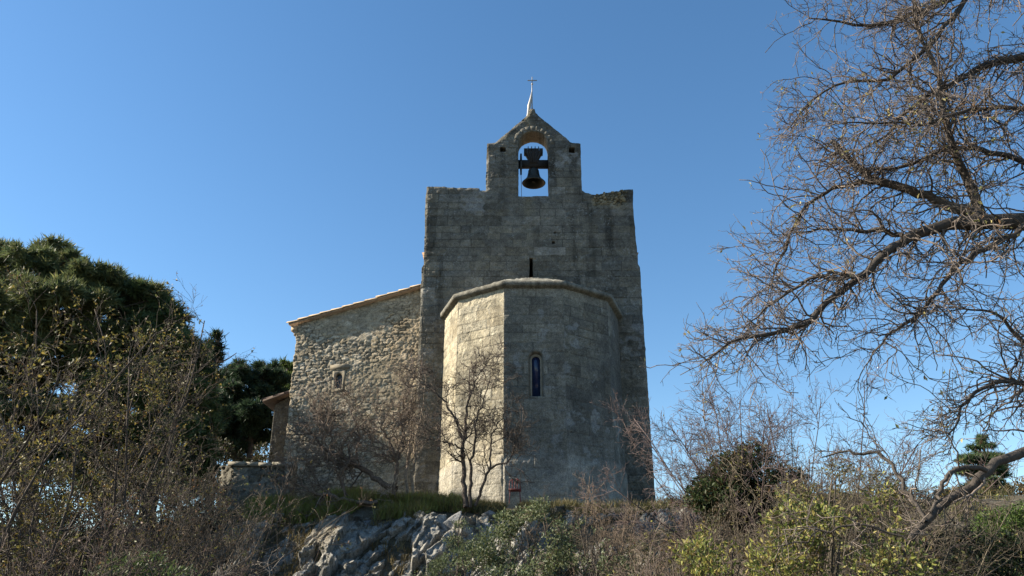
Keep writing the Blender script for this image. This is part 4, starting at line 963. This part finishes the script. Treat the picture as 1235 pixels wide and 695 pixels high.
# --- needle trees
def pine(name, label, seed, base, top, crown, tufts, pal, tuft=(0.16, 0.30), limbs=26, cat="tree", group=None, needles=9, thin=0.042, trunk_r=0.22, bare=0.0, up=0.25):
    """crown = list of (centre, radii) clumps in world coordinates"""
    rng = np.random.default_rng(seed); root = empty(name, base, label, cat, group); base = np.asarray(base, float); top = np.asarray(top, float)
    tr = guide([base - np.array([0, 0, 0.3]), base * 0.66 + top * 0.34 + rng.normal(size=3) * 0.15, base * 0.33 + top * 0.67 + rng.normal(size=3) * 0.15, top], (trunk_r, trunk_r * 0.75, trunk_r * 0.45, 0.04), 20, 0.02, rng)
    stems_mesh("trunk", [(tr[0][None], tr[1][None])], [9], (0.07, 0.052, 0.04), root, rng, 0.0, True)
    ctr = np.array([c for c, r in crown]); rad = np.array([r for c, r in crown]); w = np.prod(rad, 1) ** 0.75; w /= w.sum()
    big = (ctr, rad)
    sub_c, sub_r = [], []
    for c, r in zip(ctr, rad):
        for q in range(12):
            dq = unit(rng.normal(size=3) + np.array([0, 0, 0.25])); k = rng.uniform(0.45, 1.05); sub_c.append(c + dq * r * k); sub_r.append(np.array(r) * rng.uniform(0.26, 0.46) * np.array([1.1, 1.1, 0.8]))
    # limbs run from the trunk to the clumps
    sets = []
    for c in ctr:
        a = tr[0][np.argmin(np.abs(tr[0][:, 2] - (c[2] - 0.35 * np.linalg.norm(c[:2] - tr[0][:, :2].mean(0)))))]
        g = guide([a, 0.5 * (a + c) + rng.normal(size=3) * 0.12 + np.array([0, 0, -0.1]), c], (0.07, 0.045, 0.02), 10); sets.append(g)
    lp = (np.stack([g[0] for g in sets]), np.stack([g[1] for g in sets]))
    tw = spawn(rng, lp[0], lp[1], 7, (0.4, 1.0), (50, 20), (0.4, 1.0), 5, 0.12, (0, 0, 0.05), 0.5, 0.006)
    stems_mesh("limbs", [lp, tw], [6, 4], (0.065, 0.05, 0.04), root, rng, 0.2, False, True)
    ctr = np.array(sub_c); rad = np.array(sub_r); w = np.prod(rad, 1) ** 0.7; w /= w.sum()
    # needles: tufts on the outer shell of every clump
    ci = rng.choice(len(ctr), tufts, p=w); dv = unit(rng.normal(size=(tufts, 3))); rr = rng.uniform(0.45, 1.0, tufts) ** 0.55
    lump = 1 + 0.48 * vnoise(dv[:, 0] * 2.2 + ci * 3.1, dv[:, 1] * 2.2, dv[:, 2] * 2.2, seed)
    pos = ctr[ci] + dv * rad[ci] * (rr * lump)[:, None]
    gap = vnoise(pos[:, 0] * 1.5, pos[:, 1] * 1.5, pos[:, 2] * 1.5, seed + 4) > -0.6
    pos, dv, ci = pos[gap], dv[gap], ci[gap]; N = len(pos)
    d0 = unit(dv + np.array([0, 0, up]) + 0.3 * rng.normal(size=(N, 3)))
    nd = unit(d0[:, None] * 0.9 + rng.normal(size=(N, needles, 3)) * 0.55); L = rng.uniform(tuft[0], tuft[1], (N, needles, 1))
    st = pos[:, None] + nd * L * 0.08 - d0[:, None] * rng.uniform(0, 0.8, (N, needles, 1)) * L; s = unit(np.cross(nd, rng.normal(size=nd.shape)))
    wv = thin * rng.uniform(0.7, 1.3, (N, needles, 1)) * 0.5
    V = np.stack([st - s * wv, st + s * wv, st + nd * L], 2).reshape(-1, 3); F = np.arange(len(V)).reshape(-1, 3)
    pal = np.array(pal); col = pal[rng.integers(0, len(pal), N)] * (1 + 0.3 * rng.uniform(-1, 1, (N, 1))); col = np.repeat(col, needles * 3, axis=0)
    o = mk("foliage", V, [F], M_NEEDLE, root, np.clip(col, 0.004, 0.4)); o["kind"] = "stuff"
    return root
def clumps(lst, seed=0, dy=0.8):
    """clumps from (px, py, radius px, Y)"""
    r = np.random.default_rng(seed); o = []
    for px, py, rp, Y in lst:
        p = P(px, py, Y + r.uniform(-dy, dy)); dep = Y * math.cos(PITCH) + (p[2] - 1.6) * math.sin(PITCH); R = rp / FPX * dep; o.append((p, (R, R * 1.05, R * 0.85)))
    return o
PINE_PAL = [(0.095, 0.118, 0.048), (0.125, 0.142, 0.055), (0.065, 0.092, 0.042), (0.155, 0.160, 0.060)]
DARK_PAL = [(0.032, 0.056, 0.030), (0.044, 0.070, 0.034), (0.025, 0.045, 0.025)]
pine("pine_tree", "tall spreading pine on the far left behind the yellow-leaved tree", 31, gpos(35, 22.5), P(50, 330, 22.5),
     clumps([(-60, 370, 60, 22), (-20, 335, 42, 22.5), (30, 325, 34, 22.5), (65, 318, 30, 22.8), (95, 335, 30, 22.4), (128, 342, 26, 22.8), (158, 356, 24, 23), (182, 362, 20, 23.2), (10, 380, 48, 21.6), (70, 375, 50, 22), (120, 365, 36, 22.6), (-40, 450, 60, 22.5), (40, 440, 52, 23), (105, 430, 50, 22.5), (-70, 540, 50, 23), (60, 500, 40, 23.4), (120, 490, 40, 23), (10, 500, 34, 22), (20, 550, 34, 23), (75, 560, 34, 23.4), (-20, 480, 50, 22), (80, 410, 46, 22.5), (140, 410, 40, 23), (22, 303, 10, 22.2), (48, 300, 11, 22.3), (62, 296, 9, 22.6), (84, 312, 10, 22.3), (108, 320, 10, 22.4), (5, 312, 11, 22.2), (140, 328, 9, 22.6), (165, 345, 9, 22.8), (30, 345, 16, 21.0), (80, 350, 16, 21.2), (0, 365, 18, 21)], 1), 26000, PINE_PAL, trunk_r=0.28)
pine("pine_tree", "second dense pine between the far left pine and the dark spiky conifer", 32, gpos(178, 23.5), P(175, 370, 23.5),
     clumps([(150, 370, 34, 23.5), (185, 380, 30, 23.6), (205, 395, 28, 23.4), (228, 418, 20, 23.4), (232, 450, 24, 23.4), (165, 425, 44, 23), (215, 440, 30, 23.6), (140, 470, 44, 23.4), (195, 480, 42, 23.2), (225, 475, 24, 23.6), (160, 530, 40, 23.8), (215, 525, 36, 23.6), (110, 540, 30, 24), (235, 505, 26, 23.6), (180, 560, 36, 24), (225, 565, 30, 24), (130, 575, 30, 24.2)], 2), 23000, [(0.085, 0.122, 0.046), (0.105, 0.142, 0.052), (0.065, 0.100, 0.042)], trunk_r=0.25)
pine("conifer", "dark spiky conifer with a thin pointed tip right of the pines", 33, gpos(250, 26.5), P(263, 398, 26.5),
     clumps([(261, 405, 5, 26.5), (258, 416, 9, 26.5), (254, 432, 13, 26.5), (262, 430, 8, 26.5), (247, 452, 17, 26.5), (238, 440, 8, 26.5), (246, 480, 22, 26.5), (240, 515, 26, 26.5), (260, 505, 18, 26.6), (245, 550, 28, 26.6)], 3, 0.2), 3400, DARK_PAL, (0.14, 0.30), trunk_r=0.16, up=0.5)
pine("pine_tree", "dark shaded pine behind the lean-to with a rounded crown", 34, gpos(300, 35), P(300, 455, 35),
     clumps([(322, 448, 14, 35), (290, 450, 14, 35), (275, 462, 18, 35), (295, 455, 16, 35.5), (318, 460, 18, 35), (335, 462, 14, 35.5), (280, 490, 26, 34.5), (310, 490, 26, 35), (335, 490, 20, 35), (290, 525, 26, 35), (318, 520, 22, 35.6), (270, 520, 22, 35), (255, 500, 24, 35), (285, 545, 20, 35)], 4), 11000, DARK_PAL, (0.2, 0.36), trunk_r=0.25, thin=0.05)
pine("pine_tree", "sunlit bright green tree just left of the aisle roof in the distance", 35, gpos(346, 39), P(346, 445, 39),
     clumps([(345, 446, 11, 39), (352, 452, 13, 39), (338, 458, 12, 39), (350, 470, 16, 39.3), (340, 478, 14, 39)], 5), 2200, [(0.10, 0.14, 0.035), (0.13, 0.165, 0.045), (0.075, 0.11, 0.03)], (0.2, 0.34), trunk_r=0.2, thin=0.06)
pine("cedar_tree", "small cedar with flat tiers behind the low limb on the right", 36, gpos(1184, 30), P(1186, 524, 30),
     [(P(a, b, 30), (rx, rx, rz)) for a, b, rx, rz in [(1186, 530, .25, .16), (1184, 540, .42, .14), (1190, 552, .6, .14), (1172, 554, .55, .12), (1186, 566, .8, .15), (1205, 570, .5, .12), (1165, 568, .4, .1), (1190, 582, .7, .14), (1175, 590, .5, .12), (1205, 592, .5, .12)]], 1900,
     [(0.075, 0.115, 0.048), (0.10, 0.14, 0.06)], (0.12, 0.24), trunk_r=0.09, up=0.05)

# --- leafy bushes
def leafy(name, base, label, seed, crown, n, pal, size, cat="shrub", stems=10, color=(0.10, 0.08, 0.06), width=0.5, spread=1.0, group=None, hollow=0.25, gapth=-0.25, gapf=1.6):
    rng = np.random.default_rng(seed); root = empty(name, base, label, cat, group); ctr = np.array([c for c, r in crown]); rad = np.array([r for c, r in crown]); w = np.prod(rad, 1) ** 0.8; w /= w.sum()
    pts = []
    for q in range(stems):
        c = ctr[q % len(ctr)] + rng.uniform(-0.5, 0.5, 3) * rad[q % len(ctr)]; a = np.asarray(base) + np.array([rng.normal(0, 0.15), rng.normal(0, 0.15), -0.08])
        pts.append(guide([a, a * 0.55 + c * 0.45 + rng.normal(size=3) * 0.08, c], (0.018, 0.012, 0.006), 9))
    s0 = (np.stack([p[0] for p in pts]), np.stack([p[1] for p in pts]))
    s1 = spawn(rng, s0[0], s0[1], 14, (0.25, 1), (48, 18), (0.25, 0.7), 5, 0.15, (0, 0, 0.05), 0.55, 0.003); s2 = spawn(rng, s1[0], s1[1], 3, (0.3, 1), (45, 16), (0.1, 0.3), 4, 0.15, (0, 0, 0.03), 0.7, 0.0024)
    stems_mesh("stems", [s0, s1, s2], [6, 4, 3], color, root, rng, 0.3, False, True)
    ci = rng.choice(len(ctr), n, p=w); dv = unit(rng.normal(size=(n, 3))); rr = rng.uniform(hollow, 1.0, n) ** 0.6; lump = 1 + 0.35 * vnoise(dv[:, 0] * 2.5 + ci * 2.7, dv[:, 1] * 2.5, dv[:, 2] * 2.5, seed)
    pos = ctr[ci] + dv * rad[ci] * (rr * lump)[:, None]; gap = vnoise(pos[:, 0] * gapf, pos[:, 1] * gapf, pos[:, 2] * gapf, seed + 4) > gapth; pos, dv = pos[gap], dv[gap]
    o = leaves_mesh("leaves", pos, dv + np.array([0, 0, 0.3]), size, pal, root, rng, None, width, 0.25, spread); o["kind"] = "stuff"
    return root
YELLOW = [(0.26, 0.26, 0.06), (0.18, 0.20, 0.05), (0.11, 0.14, 0.035), (0.34, 0.29, 0.09), (0.07, 0.09, 0.03), (0.14, 0.10, 0.045)]
OLIVE = [(0.115, 0.145, 0.06), (0.16, 0.19, 0.10), (0.08, 0.105, 0.045), (0.20, 0.22, 0.125), (0.10, 0.11, 0.04)]
leafy("evergreen_bush", gpos(890, 14.0), "dark rounded evergreen bush right of the chapel", 51, clumps([(860, 590, 26, 14.0), (885, 570, 30, 14.0), (905, 550, 20, 14.0), (915, 580, 32, 14.0), (945, 590, 32, 14.0), (880, 610, 36, 14.0), (925, 620, 36, 14.0), (845, 600, 18, 14.0), (900, 600, 40, 14.0), (870, 600, 30, 14.0)], 6, 0.4), 26000, [(0.040, 0.062, 0.024), (0.058, 0.078, 0.028), (0.075, 0.055, 0.028), (0.030, 0.046, 0.020)], (0.05, 0.09), stems=14)
leafy("leafy_shrub", gpos(850, 8.6), "yellow-green leafy shrub at the bottom right of centre", 52, clumps([(840, 672, 30, 8.6), (870, 650, 30, 8.8), (820, 690, 28, 8.4), (890, 685, 34, 8.6), (860, 705, 40, 8.4)], 7, 0.2), 4200, YELLOW, (0.03, 0.075), width=0.42, stems=12, gapth=-0.05, gapf=2.6)
leafy("leafy_shrub", gpos(975, 8.0), "taller yellowing shrub with loose leaves before the bare fan-shaped tree", 53, clumps([(950, 630, 32, 8.2), (975, 600, 28, 8.3), (1000, 640, 36, 8.0), (960, 670, 40, 8.0), (1020, 675, 34, 7.8), (930, 690, 36, 8.0), (1000, 575, 18, 8.3), (940, 585, 18, 8.4)], 8, 0.3), 4200, YELLOW, (0.03, 0.075), width=0.4, stems=16, gapth=0.02, gapf=2.4)
leafy("leafy_shrub", gpos(1080, 7.6), "sparse yellowing shrub under the sagging limb on the right", 54, clumps([(1060, 640, 34, 7.6), (1090, 680, 34, 7.5), (1050, 690, 36, 7.5), (1120, 700, 30, 7.4), (1065, 595, 22, 7.8)], 9, 0.2), 1800, YELLOW, (0.03, 0.07), width=0.42, stems=14, gapth=0.0, gapf=2.4)
leafy("olive_shrub", gpos(625, 15), "grey-green small-leaved shrub at the bottom centre below the apse", 55, clumps([(600, 660, 34, 15), (640, 632, 26, 15.4), (665, 655, 34, 15), (620, 690, 42, 14.6), (575, 680, 30, 14.8), (650, 612, 15, 15.6), (610, 632, 20, 15.4), (680, 690, 36, 14.8)], 10, 0.3), 15000, OLIVE, (0.04, 0.075), width=0.5, stems=24, gapth=-0.12, gapf=2.4)
leafy("olive_shrub", gpos(550, 15.5), "narrow grey-green shrub climbing the pale rock left of the bottom centre", 56, clumps([(548, 655, 13, 16), (536, 685, 20, 15.6), (556, 632, 9, 16.2), (565, 665, 13, 15.8), (510, 695, 16, 15.4)], 11, 0.15), 2600, OLIVE, (0.035, 0.06), stems=8, gapth=-0.05, gapf=3)
leafy("olive_shrub", gpos(735, 14.5), "grey-green shrub mixed with bare stems below the right corner of the apse", 57, clumps([(715, 665, 28, 14.5), (745, 690, 32, 14.3), (705, 640, 14, 14.8), (730, 645, 14, 14.7), (780, 690, 24, 14.2)], 12, 0.2), 5500, OLIVE, (0.04, 0.07), stems=14, gapth=0.0, gapf=2.6)
leafy("scrub_bush", gpos(790, 17.5), "dull green scrub bush under the right corner of the chapel", 66, clumps([(770, 665, 22, 17.5), (800, 650, 22, 17.8), (820, 630, 18, 18), (790, 690, 30, 17), (740, 640, 14, 18)], 21, 0.3), 4200, [(0.075, 0.065, 0.035), (0.10, 0.10, 0.045), (0.06, 0.075, 0.03), (0.12, 0.11, 0.05)], (0.04, 0.07), stems=10, gapth=-0.1)
leafy("ivy_bush", gpos(175, 11.0), "low green leafy bush at the bottom left under bare brush", 58, clumps([(150, 690, 26, 11), (185, 685, 22, 11), (120, 705, 26, 10.8), (215, 700, 22, 11)], 13, 0.2), 1500, [(0.07, 0.10, 0.035), (0.10, 0.13, 0.05), (0.05, 0.075, 0.025)], (0.04, 0.07), stems=8)
leafy("scrub_bush", gpos(815, 26), "low dark scrub at the right foot of the chapel wall", 59, clumps([(812, 608, 10, 26), (826, 606, 9, 26), (800, 614, 10, 25.5), (840, 612, 12, 26)], 14, 0.3), 1400, [(0.03, 0.045, 0.02), (0.045, 0.06, 0.025)], (0.06, 0.11), stems=6)
leafy("thicket_bush", gpos(1010, 12), "olive and brown leafy thicket filling the gap left of the sagging limb", 67, clumps([(960, 600, 26, 12), (995, 590, 28, 12.2), (1030, 600, 30, 12), (1065, 610, 28, 12), (980, 630, 34, 11.8), (1030, 640, 36, 11.8), (1085, 640, 26, 12), (940, 640, 30, 11.8), (1000, 680, 44, 11.5), (1060, 680, 40, 11.5), (1010, 568, 16, 12.4), (1060, 580, 16, 12.3)], 22, 0.5), 9000, [(0.13, 0.135, 0.045), (0.19, 0.18, 0.055), (0.085, 0.085, 0.038), (0.12, 0.08, 0.045), (0.27, 0.24, 0.075), (0.06, 0.07, 0.03)], (0.035, 0.07), stems=34, gapth=0.0, gapf=2.0)
leafy("thicket_bush", gpos(860, 13), "reddish-brown scrub thicket below the dark rounded bush", 68, clumps([(840, 640, 24, 13), (870, 630, 26, 13), (905, 640, 28, 13), (860, 670, 34, 12.7), (910, 680, 34, 12.7), (820, 665, 22, 13), (830, 620, 14, 13.2)], 23, 0.4), 5200, [(0.10, 0.065, 0.04), (0.07, 0.055, 0.035), (0.09, 0.085, 0.035), (0.045, 0.042, 0.025)], (0.035, 0.06), stems=34, gapth=0.0, gapf=2.2)
leafy("hedge", gpos(1150, 23), "autumn-brown overgrown hedge along the skyline at the right", 60, clumps([(1090, 615, 18, 22), (1120, 610, 20, 22), (1145, 604, 20, 22.5), (1170, 600, 20, 23), (1200, 598, 20, 23), (1228, 597, 20, 23), (1255, 596, 22, 23), (1130, 632, 26, 22), (1165, 625, 26, 22), (1200, 620, 24, 22)], 15, 0.4), 14000, [(0.11, 0.075, 0.03), (0.075, 0.075, 0.03), (0.05, 0.065, 0.025), (0.15, 0.11, 0.04)], (0.06, 0.12), cat="hedge", stems=16)
leafy("green_bush", gpos(1215, 19), "bright green rounded bush at the right edge below the brown hedge", 61, clumps([(1190, 632, 18, 19), (1215, 626, 20, 19), (1245, 622, 22, 19), (1225, 642, 22, 18.6), (1190, 645, 18, 18.6)], 16, 0.3), 6500, [(0.075, 0.12, 0.025), (0.10, 0.15, 0.035), (0.055, 0.09, 0.02)], (0.04, 0.08), stems=10)
leafy("shade_bush", gpos(1165, 14), "dark shaded bush behind the foot of the sagging limb", 62, clumps([(1140, 655, 24, 14), (1175, 660, 26, 14), (1215, 665, 26, 14), (1245, 670, 26, 14), (1160, 690, 30, 13.6), (1210, 700, 30, 13.6), (1110, 670, 22, 14)], 17, 0.3), 6500, [(0.025, 0.040, 0.015), (0.04, 0.055, 0.02), (0.045, 0.035, 0.02)], (0.05, 0.09), stems=14)

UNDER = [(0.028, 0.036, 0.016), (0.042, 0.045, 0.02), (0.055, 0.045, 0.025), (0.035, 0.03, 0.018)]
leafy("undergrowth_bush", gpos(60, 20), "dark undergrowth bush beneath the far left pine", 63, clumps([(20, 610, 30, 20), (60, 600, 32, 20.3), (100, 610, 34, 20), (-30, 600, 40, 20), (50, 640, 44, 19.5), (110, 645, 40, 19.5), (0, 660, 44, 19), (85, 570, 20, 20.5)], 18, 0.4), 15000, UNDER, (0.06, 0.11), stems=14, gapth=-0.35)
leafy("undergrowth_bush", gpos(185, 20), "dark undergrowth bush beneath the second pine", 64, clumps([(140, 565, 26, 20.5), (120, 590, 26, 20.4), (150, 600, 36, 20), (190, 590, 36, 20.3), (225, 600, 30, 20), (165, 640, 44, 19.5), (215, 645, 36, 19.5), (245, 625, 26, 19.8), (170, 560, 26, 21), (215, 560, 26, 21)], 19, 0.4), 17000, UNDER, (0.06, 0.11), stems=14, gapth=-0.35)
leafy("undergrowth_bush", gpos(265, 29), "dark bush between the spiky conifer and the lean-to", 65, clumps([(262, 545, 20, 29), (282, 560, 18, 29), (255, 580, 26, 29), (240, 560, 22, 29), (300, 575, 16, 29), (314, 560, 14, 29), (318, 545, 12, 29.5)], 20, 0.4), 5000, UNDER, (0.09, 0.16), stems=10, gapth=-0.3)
# --- yellow-leaved tree and bare brush on the left
bare_shrub("thinning_tree", gpos(70, 14.5), "half bare tree with sparse yellow leaves before the left pines", "tree", 71, 10, (5.0, 6.7), (0.0, 0), 0.36, 0.032, 17, 7, 3, (0.075, 0.058, 0.045), (0.6, 1.7), (0.3, 0.8), (0.12, 0.3), 8500, [(0.20, 0.165, 0.04), (0.14, 0.125, 0.035), (0.27, 0.20, 0.05), (0.085, 0.09, 0.03), (0.13, 0.075, 0.03), (0.10, 0.10, 0.035)], (0.04, 0.075), None, 0.13, 0.02, 0.35)
bare_shrub("thinning_tree", gpos(-25, 12.5), "yellow-leaved tree cut by the left edge of the picture", "tree", 72, 8, (4.2, 6.0), (0.05, 0), 0.30, 0.032, 14, 7, 3, (0.075, 0.058, 0.045), (0.5, 1.3), (0.3, 0.7), (0.12, 0.28), 4800, [(0.20, 0.165, 0.04), (0.13, 0.12, 0.035), (0.26, 0.20, 0.05), (0.085, 0.09, 0.03)], (0.04, 0.075), None, 0.13, 0.02, 0.3)
BRUSH = "half-bare brush on the left slope"
bare_shrub("bare_shrub", gpos(185, 13.5), "tall thin-leaved shrub with long stems leaning right before the second pine", "shrub", 73, 14, (2.4, 3.9), (0.2, 0), 0.28, 0.017, 11, 5, 2, (0.105, 0.082, 0.06), (0.4, 1.0), (0.2, 0.5), (0.08, 0.2), 1800, [(0.13, 0.13, 0.04), (0.09, 0.10, 0.035), (0.18, 0.16, 0.05), (0.15, 0.085, 0.045)], (0.03, 0.06), BRUSH, 0.13, 0.02, 0.3)
bare_shrub("bare_shrub", gpos(225, 15.0), "bare shrub of thin arching stems left of the low stone wall", "shrub", 74, 18, (1.9, 3.5), (0.08, 0), 0.36, 0.016, 10, 5, 2, (0.12, 0.095, 0.07), (0.3, 0.8), (0.15, 0.4), (0.08, 0.2), 150, [(0.17, 0.085, 0.05), (0.20, 0.12, 0.06)], (0.04, 0.07), BRUSH, 0.10, 0.01, 0.3)
bare_shrub("bare_shrub", gpos(100, 10.5), "tangled reddish brush with few leaves low at the left", "shrub", 75, 24, (1.3, 2.7), (0.22, 0), 0.42, 0.013, 10, 5, 2, (0.085, 0.060, 0.048), (0.3, 0.8), (0.15, 0.4), (0.07, 0.18), 1100, [(0.13, 0.13, 0.04), (0.09, 0.10, 0.035), (0.18, 0.16, 0.05), (0.15, 0.085, 0.045)], (0.03, 0.06), BRUSH, 0.11, 0.0, 0.4)
bare_shrub("bare_shrub", gpos(15, 9.5), "tangled half-bare brush in the bottom left corner", "shrub", 76, 24, (1.2, 2.4), (0.2, 0), 0.42, 0.012, 10, 5, 2, (0.085, 0.062, 0.048), (0.3, 0.7), (0.15, 0.4), (0.07, 0.18), 1100, [(0.13, 0.13, 0.04), (0.09, 0.10, 0.035), (0.18, 0.16, 0.05), (0.15, 0.085, 0.045)], (0.03, 0.055), BRUSH, 0.11, 0.0, 0.4)
bare_shrub("bare_shrub", gpos(180, 10.0), "pale grey bare stems arching at the bottom left beside the outcrop", "shrub", 77, 14, (1.0, 2.0), (0.05, 0), 0.5, 0.011, 9, 5, 2, (0.20, 0.17, 0.14), (0.25, 0.7), (0.12, 0.35), (0.07, 0.16), 160, [(0.20, 0.12, 0.07), (0.25, 0.2, 0.12)], (0.03, 0.055), BRUSH, 0.12, 0.0, 0.35)
bare_shrub("bare_shrub", gpos(165, 18.0), "dense twiggy half-bare shrub in the shade under the second pine", "shrub", 78, 22, (2.2, 4.0), (0.1, 0), 0.34, 0.016, 10, 5, 2, (0.07, 0.055, 0.042), (0.3, 0.9), (0.2, 0.5), (0.08, 0.2), 2200, [(0.13, 0.13, 0.04), (0.09, 0.10, 0.035), (0.18, 0.16, 0.05), (0.15, 0.085, 0.045)], (0.04, 0.07), BRUSH, 0.10, 0.02, 0.5)
# --- bare bushes right of centre
bare_shrub("bare_shrub", gpos(712, 15.5), "twiggy brown bare shrub before the right half of the apse", "shrub", 81, 26, (1.9, 3.1), (0.08, 0), 0.34, 0.018, 11, 5, 2, (0.16, 0.12, 0.085), (0.25, 0.7), (0.12, 0.36), (0.06, 0.16), 0, None, (0.03, 0.05), "bare bushes below the chapel", 0.10, 0.05, 0.2)
bare_shrub("bare_shrub", gpos(772, 13.5), "low bare shrub with one long oblique stem below the right corner of the chapel", "shrub", 82, 9, (1.4, 2.4), (0.35, 0), 0.42, 0.012, 10, 5, 2, (0.15, 0.115, 0.085), (0.25, 0.6), (0.12, 0.3), (0.06, 0.15), 120, [(0.14, 0.13, 0.05)], (0.03, 0.05), "bare bushes below the chapel", 0.10, 0.02, 0.25)
bare_shrub("bare_shrub", gpos(810, 12.0), "bare purple-brown brush between the chapel corner and the dark bush", "shrub", 83, 12, (1.3, 2.4), (0.15, 0), 0.45, 0.011, 10, 5, 2, (0.12, 0.095, 0.075), (0.25, 0.6), (0.12, 0.3), (0.06, 0.15), 160, [(0.16, 0.15, 0.05), (0.13, 0.08, 0.04)], (0.03, 0.055), "bare bushes below the chapel", 0.11, 0.01, 0.35)
bare_shrub("bare_shrub", gpos(870, 11.0), "tangle of bare stems before the dark rounded bush", "shrub", 84, 9, (1.2, 2.4), (0.1, 0), 0.5, 0.012, 10, 5, 2, (0.17, 0.13, 0.11), (0.3, 0.7), (0.12, 0.32), (0.06, 0.15), 220, [(0.24, 0.22, 0.06), (0.15, 0.09, 0.045)], (0.04, 0.07), "bare bushes below the chapel", 0.12, 0.0, 0.4)
bare_shrub("bare_tree", gpos(960, 14.8), "fan-shaped bare tree of many thin upright stems right of the dark bush", "tree", 85, 46, (3.4, 5.1), (0.0, 0), 0.58, 0.020, 17, 7, 4, (0.115, 0.085, 0.078), (0.4, 1.1), (0.2, 0.55), (0.08, 0.22), 500, [(0.22, 0.10, 0.06), (0.28, 0.24, 0.09)], (0.03, 0.06), None, 0.07, 0.02, 0.3)
bare_shrub("bare_shrub", gpos(1030, 10.0), "dense olive-brown thicket between the fan-shaped tree and the sagging limb", "shrub", 86, 34, (1.8, 3.2), (0.0, 0), 0.42, 0.014, 11, 6, 2, (0.12, 0.10, 0.07), (0.3, 0.9), (0.15, 0.45), (0.07, 0.18), 1600, [(0.22, 0.22, 0.06), (0.15, 0.15, 0.05), (0.13, 0.08, 0.04)], (0.035, 0.06), None, 0.11, 0.0, 0.4)

bare_shrub("bare_shrub", gpos(1045, 12.5), "tall arching shrub with scattered yellow leaves beside the fan-shaped tree", "shrub", 87, 30, (2.4, 3.7), (-0.1, 0), 0.46, 0.016, 13, 6, 3, (0.13, 0.105, 0.075), (0.3, 0.9), (0.15, 0.45), (0.07, 0.2), 2600, [(0.30, 0.27, 0.07), (0.20, 0.19, 0.055), (0.12, 0.12, 0.04), (0.16, 0.09, 0.045)], (0.035, 0.065), None, 0.12, 0.0, 0.4)
bare_shrub("bare_shrub", gpos(935, 11.5), "arching shrub with golden leaves in front of the dark rounded bush", "shrub", 88, 14, (1.6, 2.6), (0.1, 0), 0.5, 0.014, 12, 5, 3, (0.15, 0.115, 0.085), (0.3, 0.8), (0.15, 0.4), (0.07, 0.2), 2000, [(0.34, 0.29, 0.07), (0.24, 0.21, 0.055), (0.14, 0.14, 0.04), (0.17, 0.10, 0.045)], (0.04, 0.075), None, 0.12, 0.0, 0.4)
# ------------------------------------------------------------------ grass
def grass():
    rng = np.random.default_rng(91); spots = []
    def patch(px0, px1, Y0, Y1, n, h, tone): spots.append((rng.uniform(px0, px1, n), rng.uniform(Y0, Y1, n), n, h, tone))
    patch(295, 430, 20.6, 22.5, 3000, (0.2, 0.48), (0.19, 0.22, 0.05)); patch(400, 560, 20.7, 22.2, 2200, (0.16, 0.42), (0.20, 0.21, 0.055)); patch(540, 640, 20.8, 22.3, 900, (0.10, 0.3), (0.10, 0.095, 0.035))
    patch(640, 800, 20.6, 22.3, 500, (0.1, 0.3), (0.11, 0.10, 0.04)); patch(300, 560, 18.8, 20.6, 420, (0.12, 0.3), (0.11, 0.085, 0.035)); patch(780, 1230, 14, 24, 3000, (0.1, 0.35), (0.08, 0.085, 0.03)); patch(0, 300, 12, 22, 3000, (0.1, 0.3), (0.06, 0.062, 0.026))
    Vs, Cs = [], []
    for px, Y, n, h, tone in spots:
        x = (px - CX) / FPX * (Y * math.cos(PITCH) + 1.5 * math.sin(PITCH)); cl = vnoise(x * 1.6, Y * 1.6, seed=6) > -0.15; x, Y = x[cl], Y[cl]; m = len(x)
        z = ground_z(x, Y); tuft = 7
        b = np.repeat(np.stack([x, Y, z + 0.02], -1), tuft, 0) + rng.normal(size=(m * tuft, 3)) * np.array([0.05, 0.05, 0.0]); H = rng.uniform(*h, m * tuft)
        d = unit(np.stack([rng.normal(0.12, 0.35, m * tuft), rng.normal(-0.1, 0.3, m * tuft), np.ones(m * tuft)], -1)); s = unit(np.cross(d, rng.normal(size=d.shape))) * 0.009
        mid = b + d * (H * 0.6)[:, None]; tip = mid + unit(d + rng.normal(size=d.shape) * 0.4 - np.array([0, 0, 0.25])) * (H * 0.45)[:, None]
        Vs.append(np.stack([b - s, b + s, mid + s * 0.7, mid - s * 0.7, tip], 1).reshape(-1, 3))
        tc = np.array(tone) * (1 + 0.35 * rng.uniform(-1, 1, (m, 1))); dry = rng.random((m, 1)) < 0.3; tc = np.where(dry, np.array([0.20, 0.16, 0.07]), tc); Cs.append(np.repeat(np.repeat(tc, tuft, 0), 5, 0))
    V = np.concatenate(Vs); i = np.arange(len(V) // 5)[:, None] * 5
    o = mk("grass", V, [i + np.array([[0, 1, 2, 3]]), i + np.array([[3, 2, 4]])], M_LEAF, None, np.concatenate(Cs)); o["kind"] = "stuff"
    tag(o, "rough green and straw coloured grass on the crest of the rock", "grass")
grass()
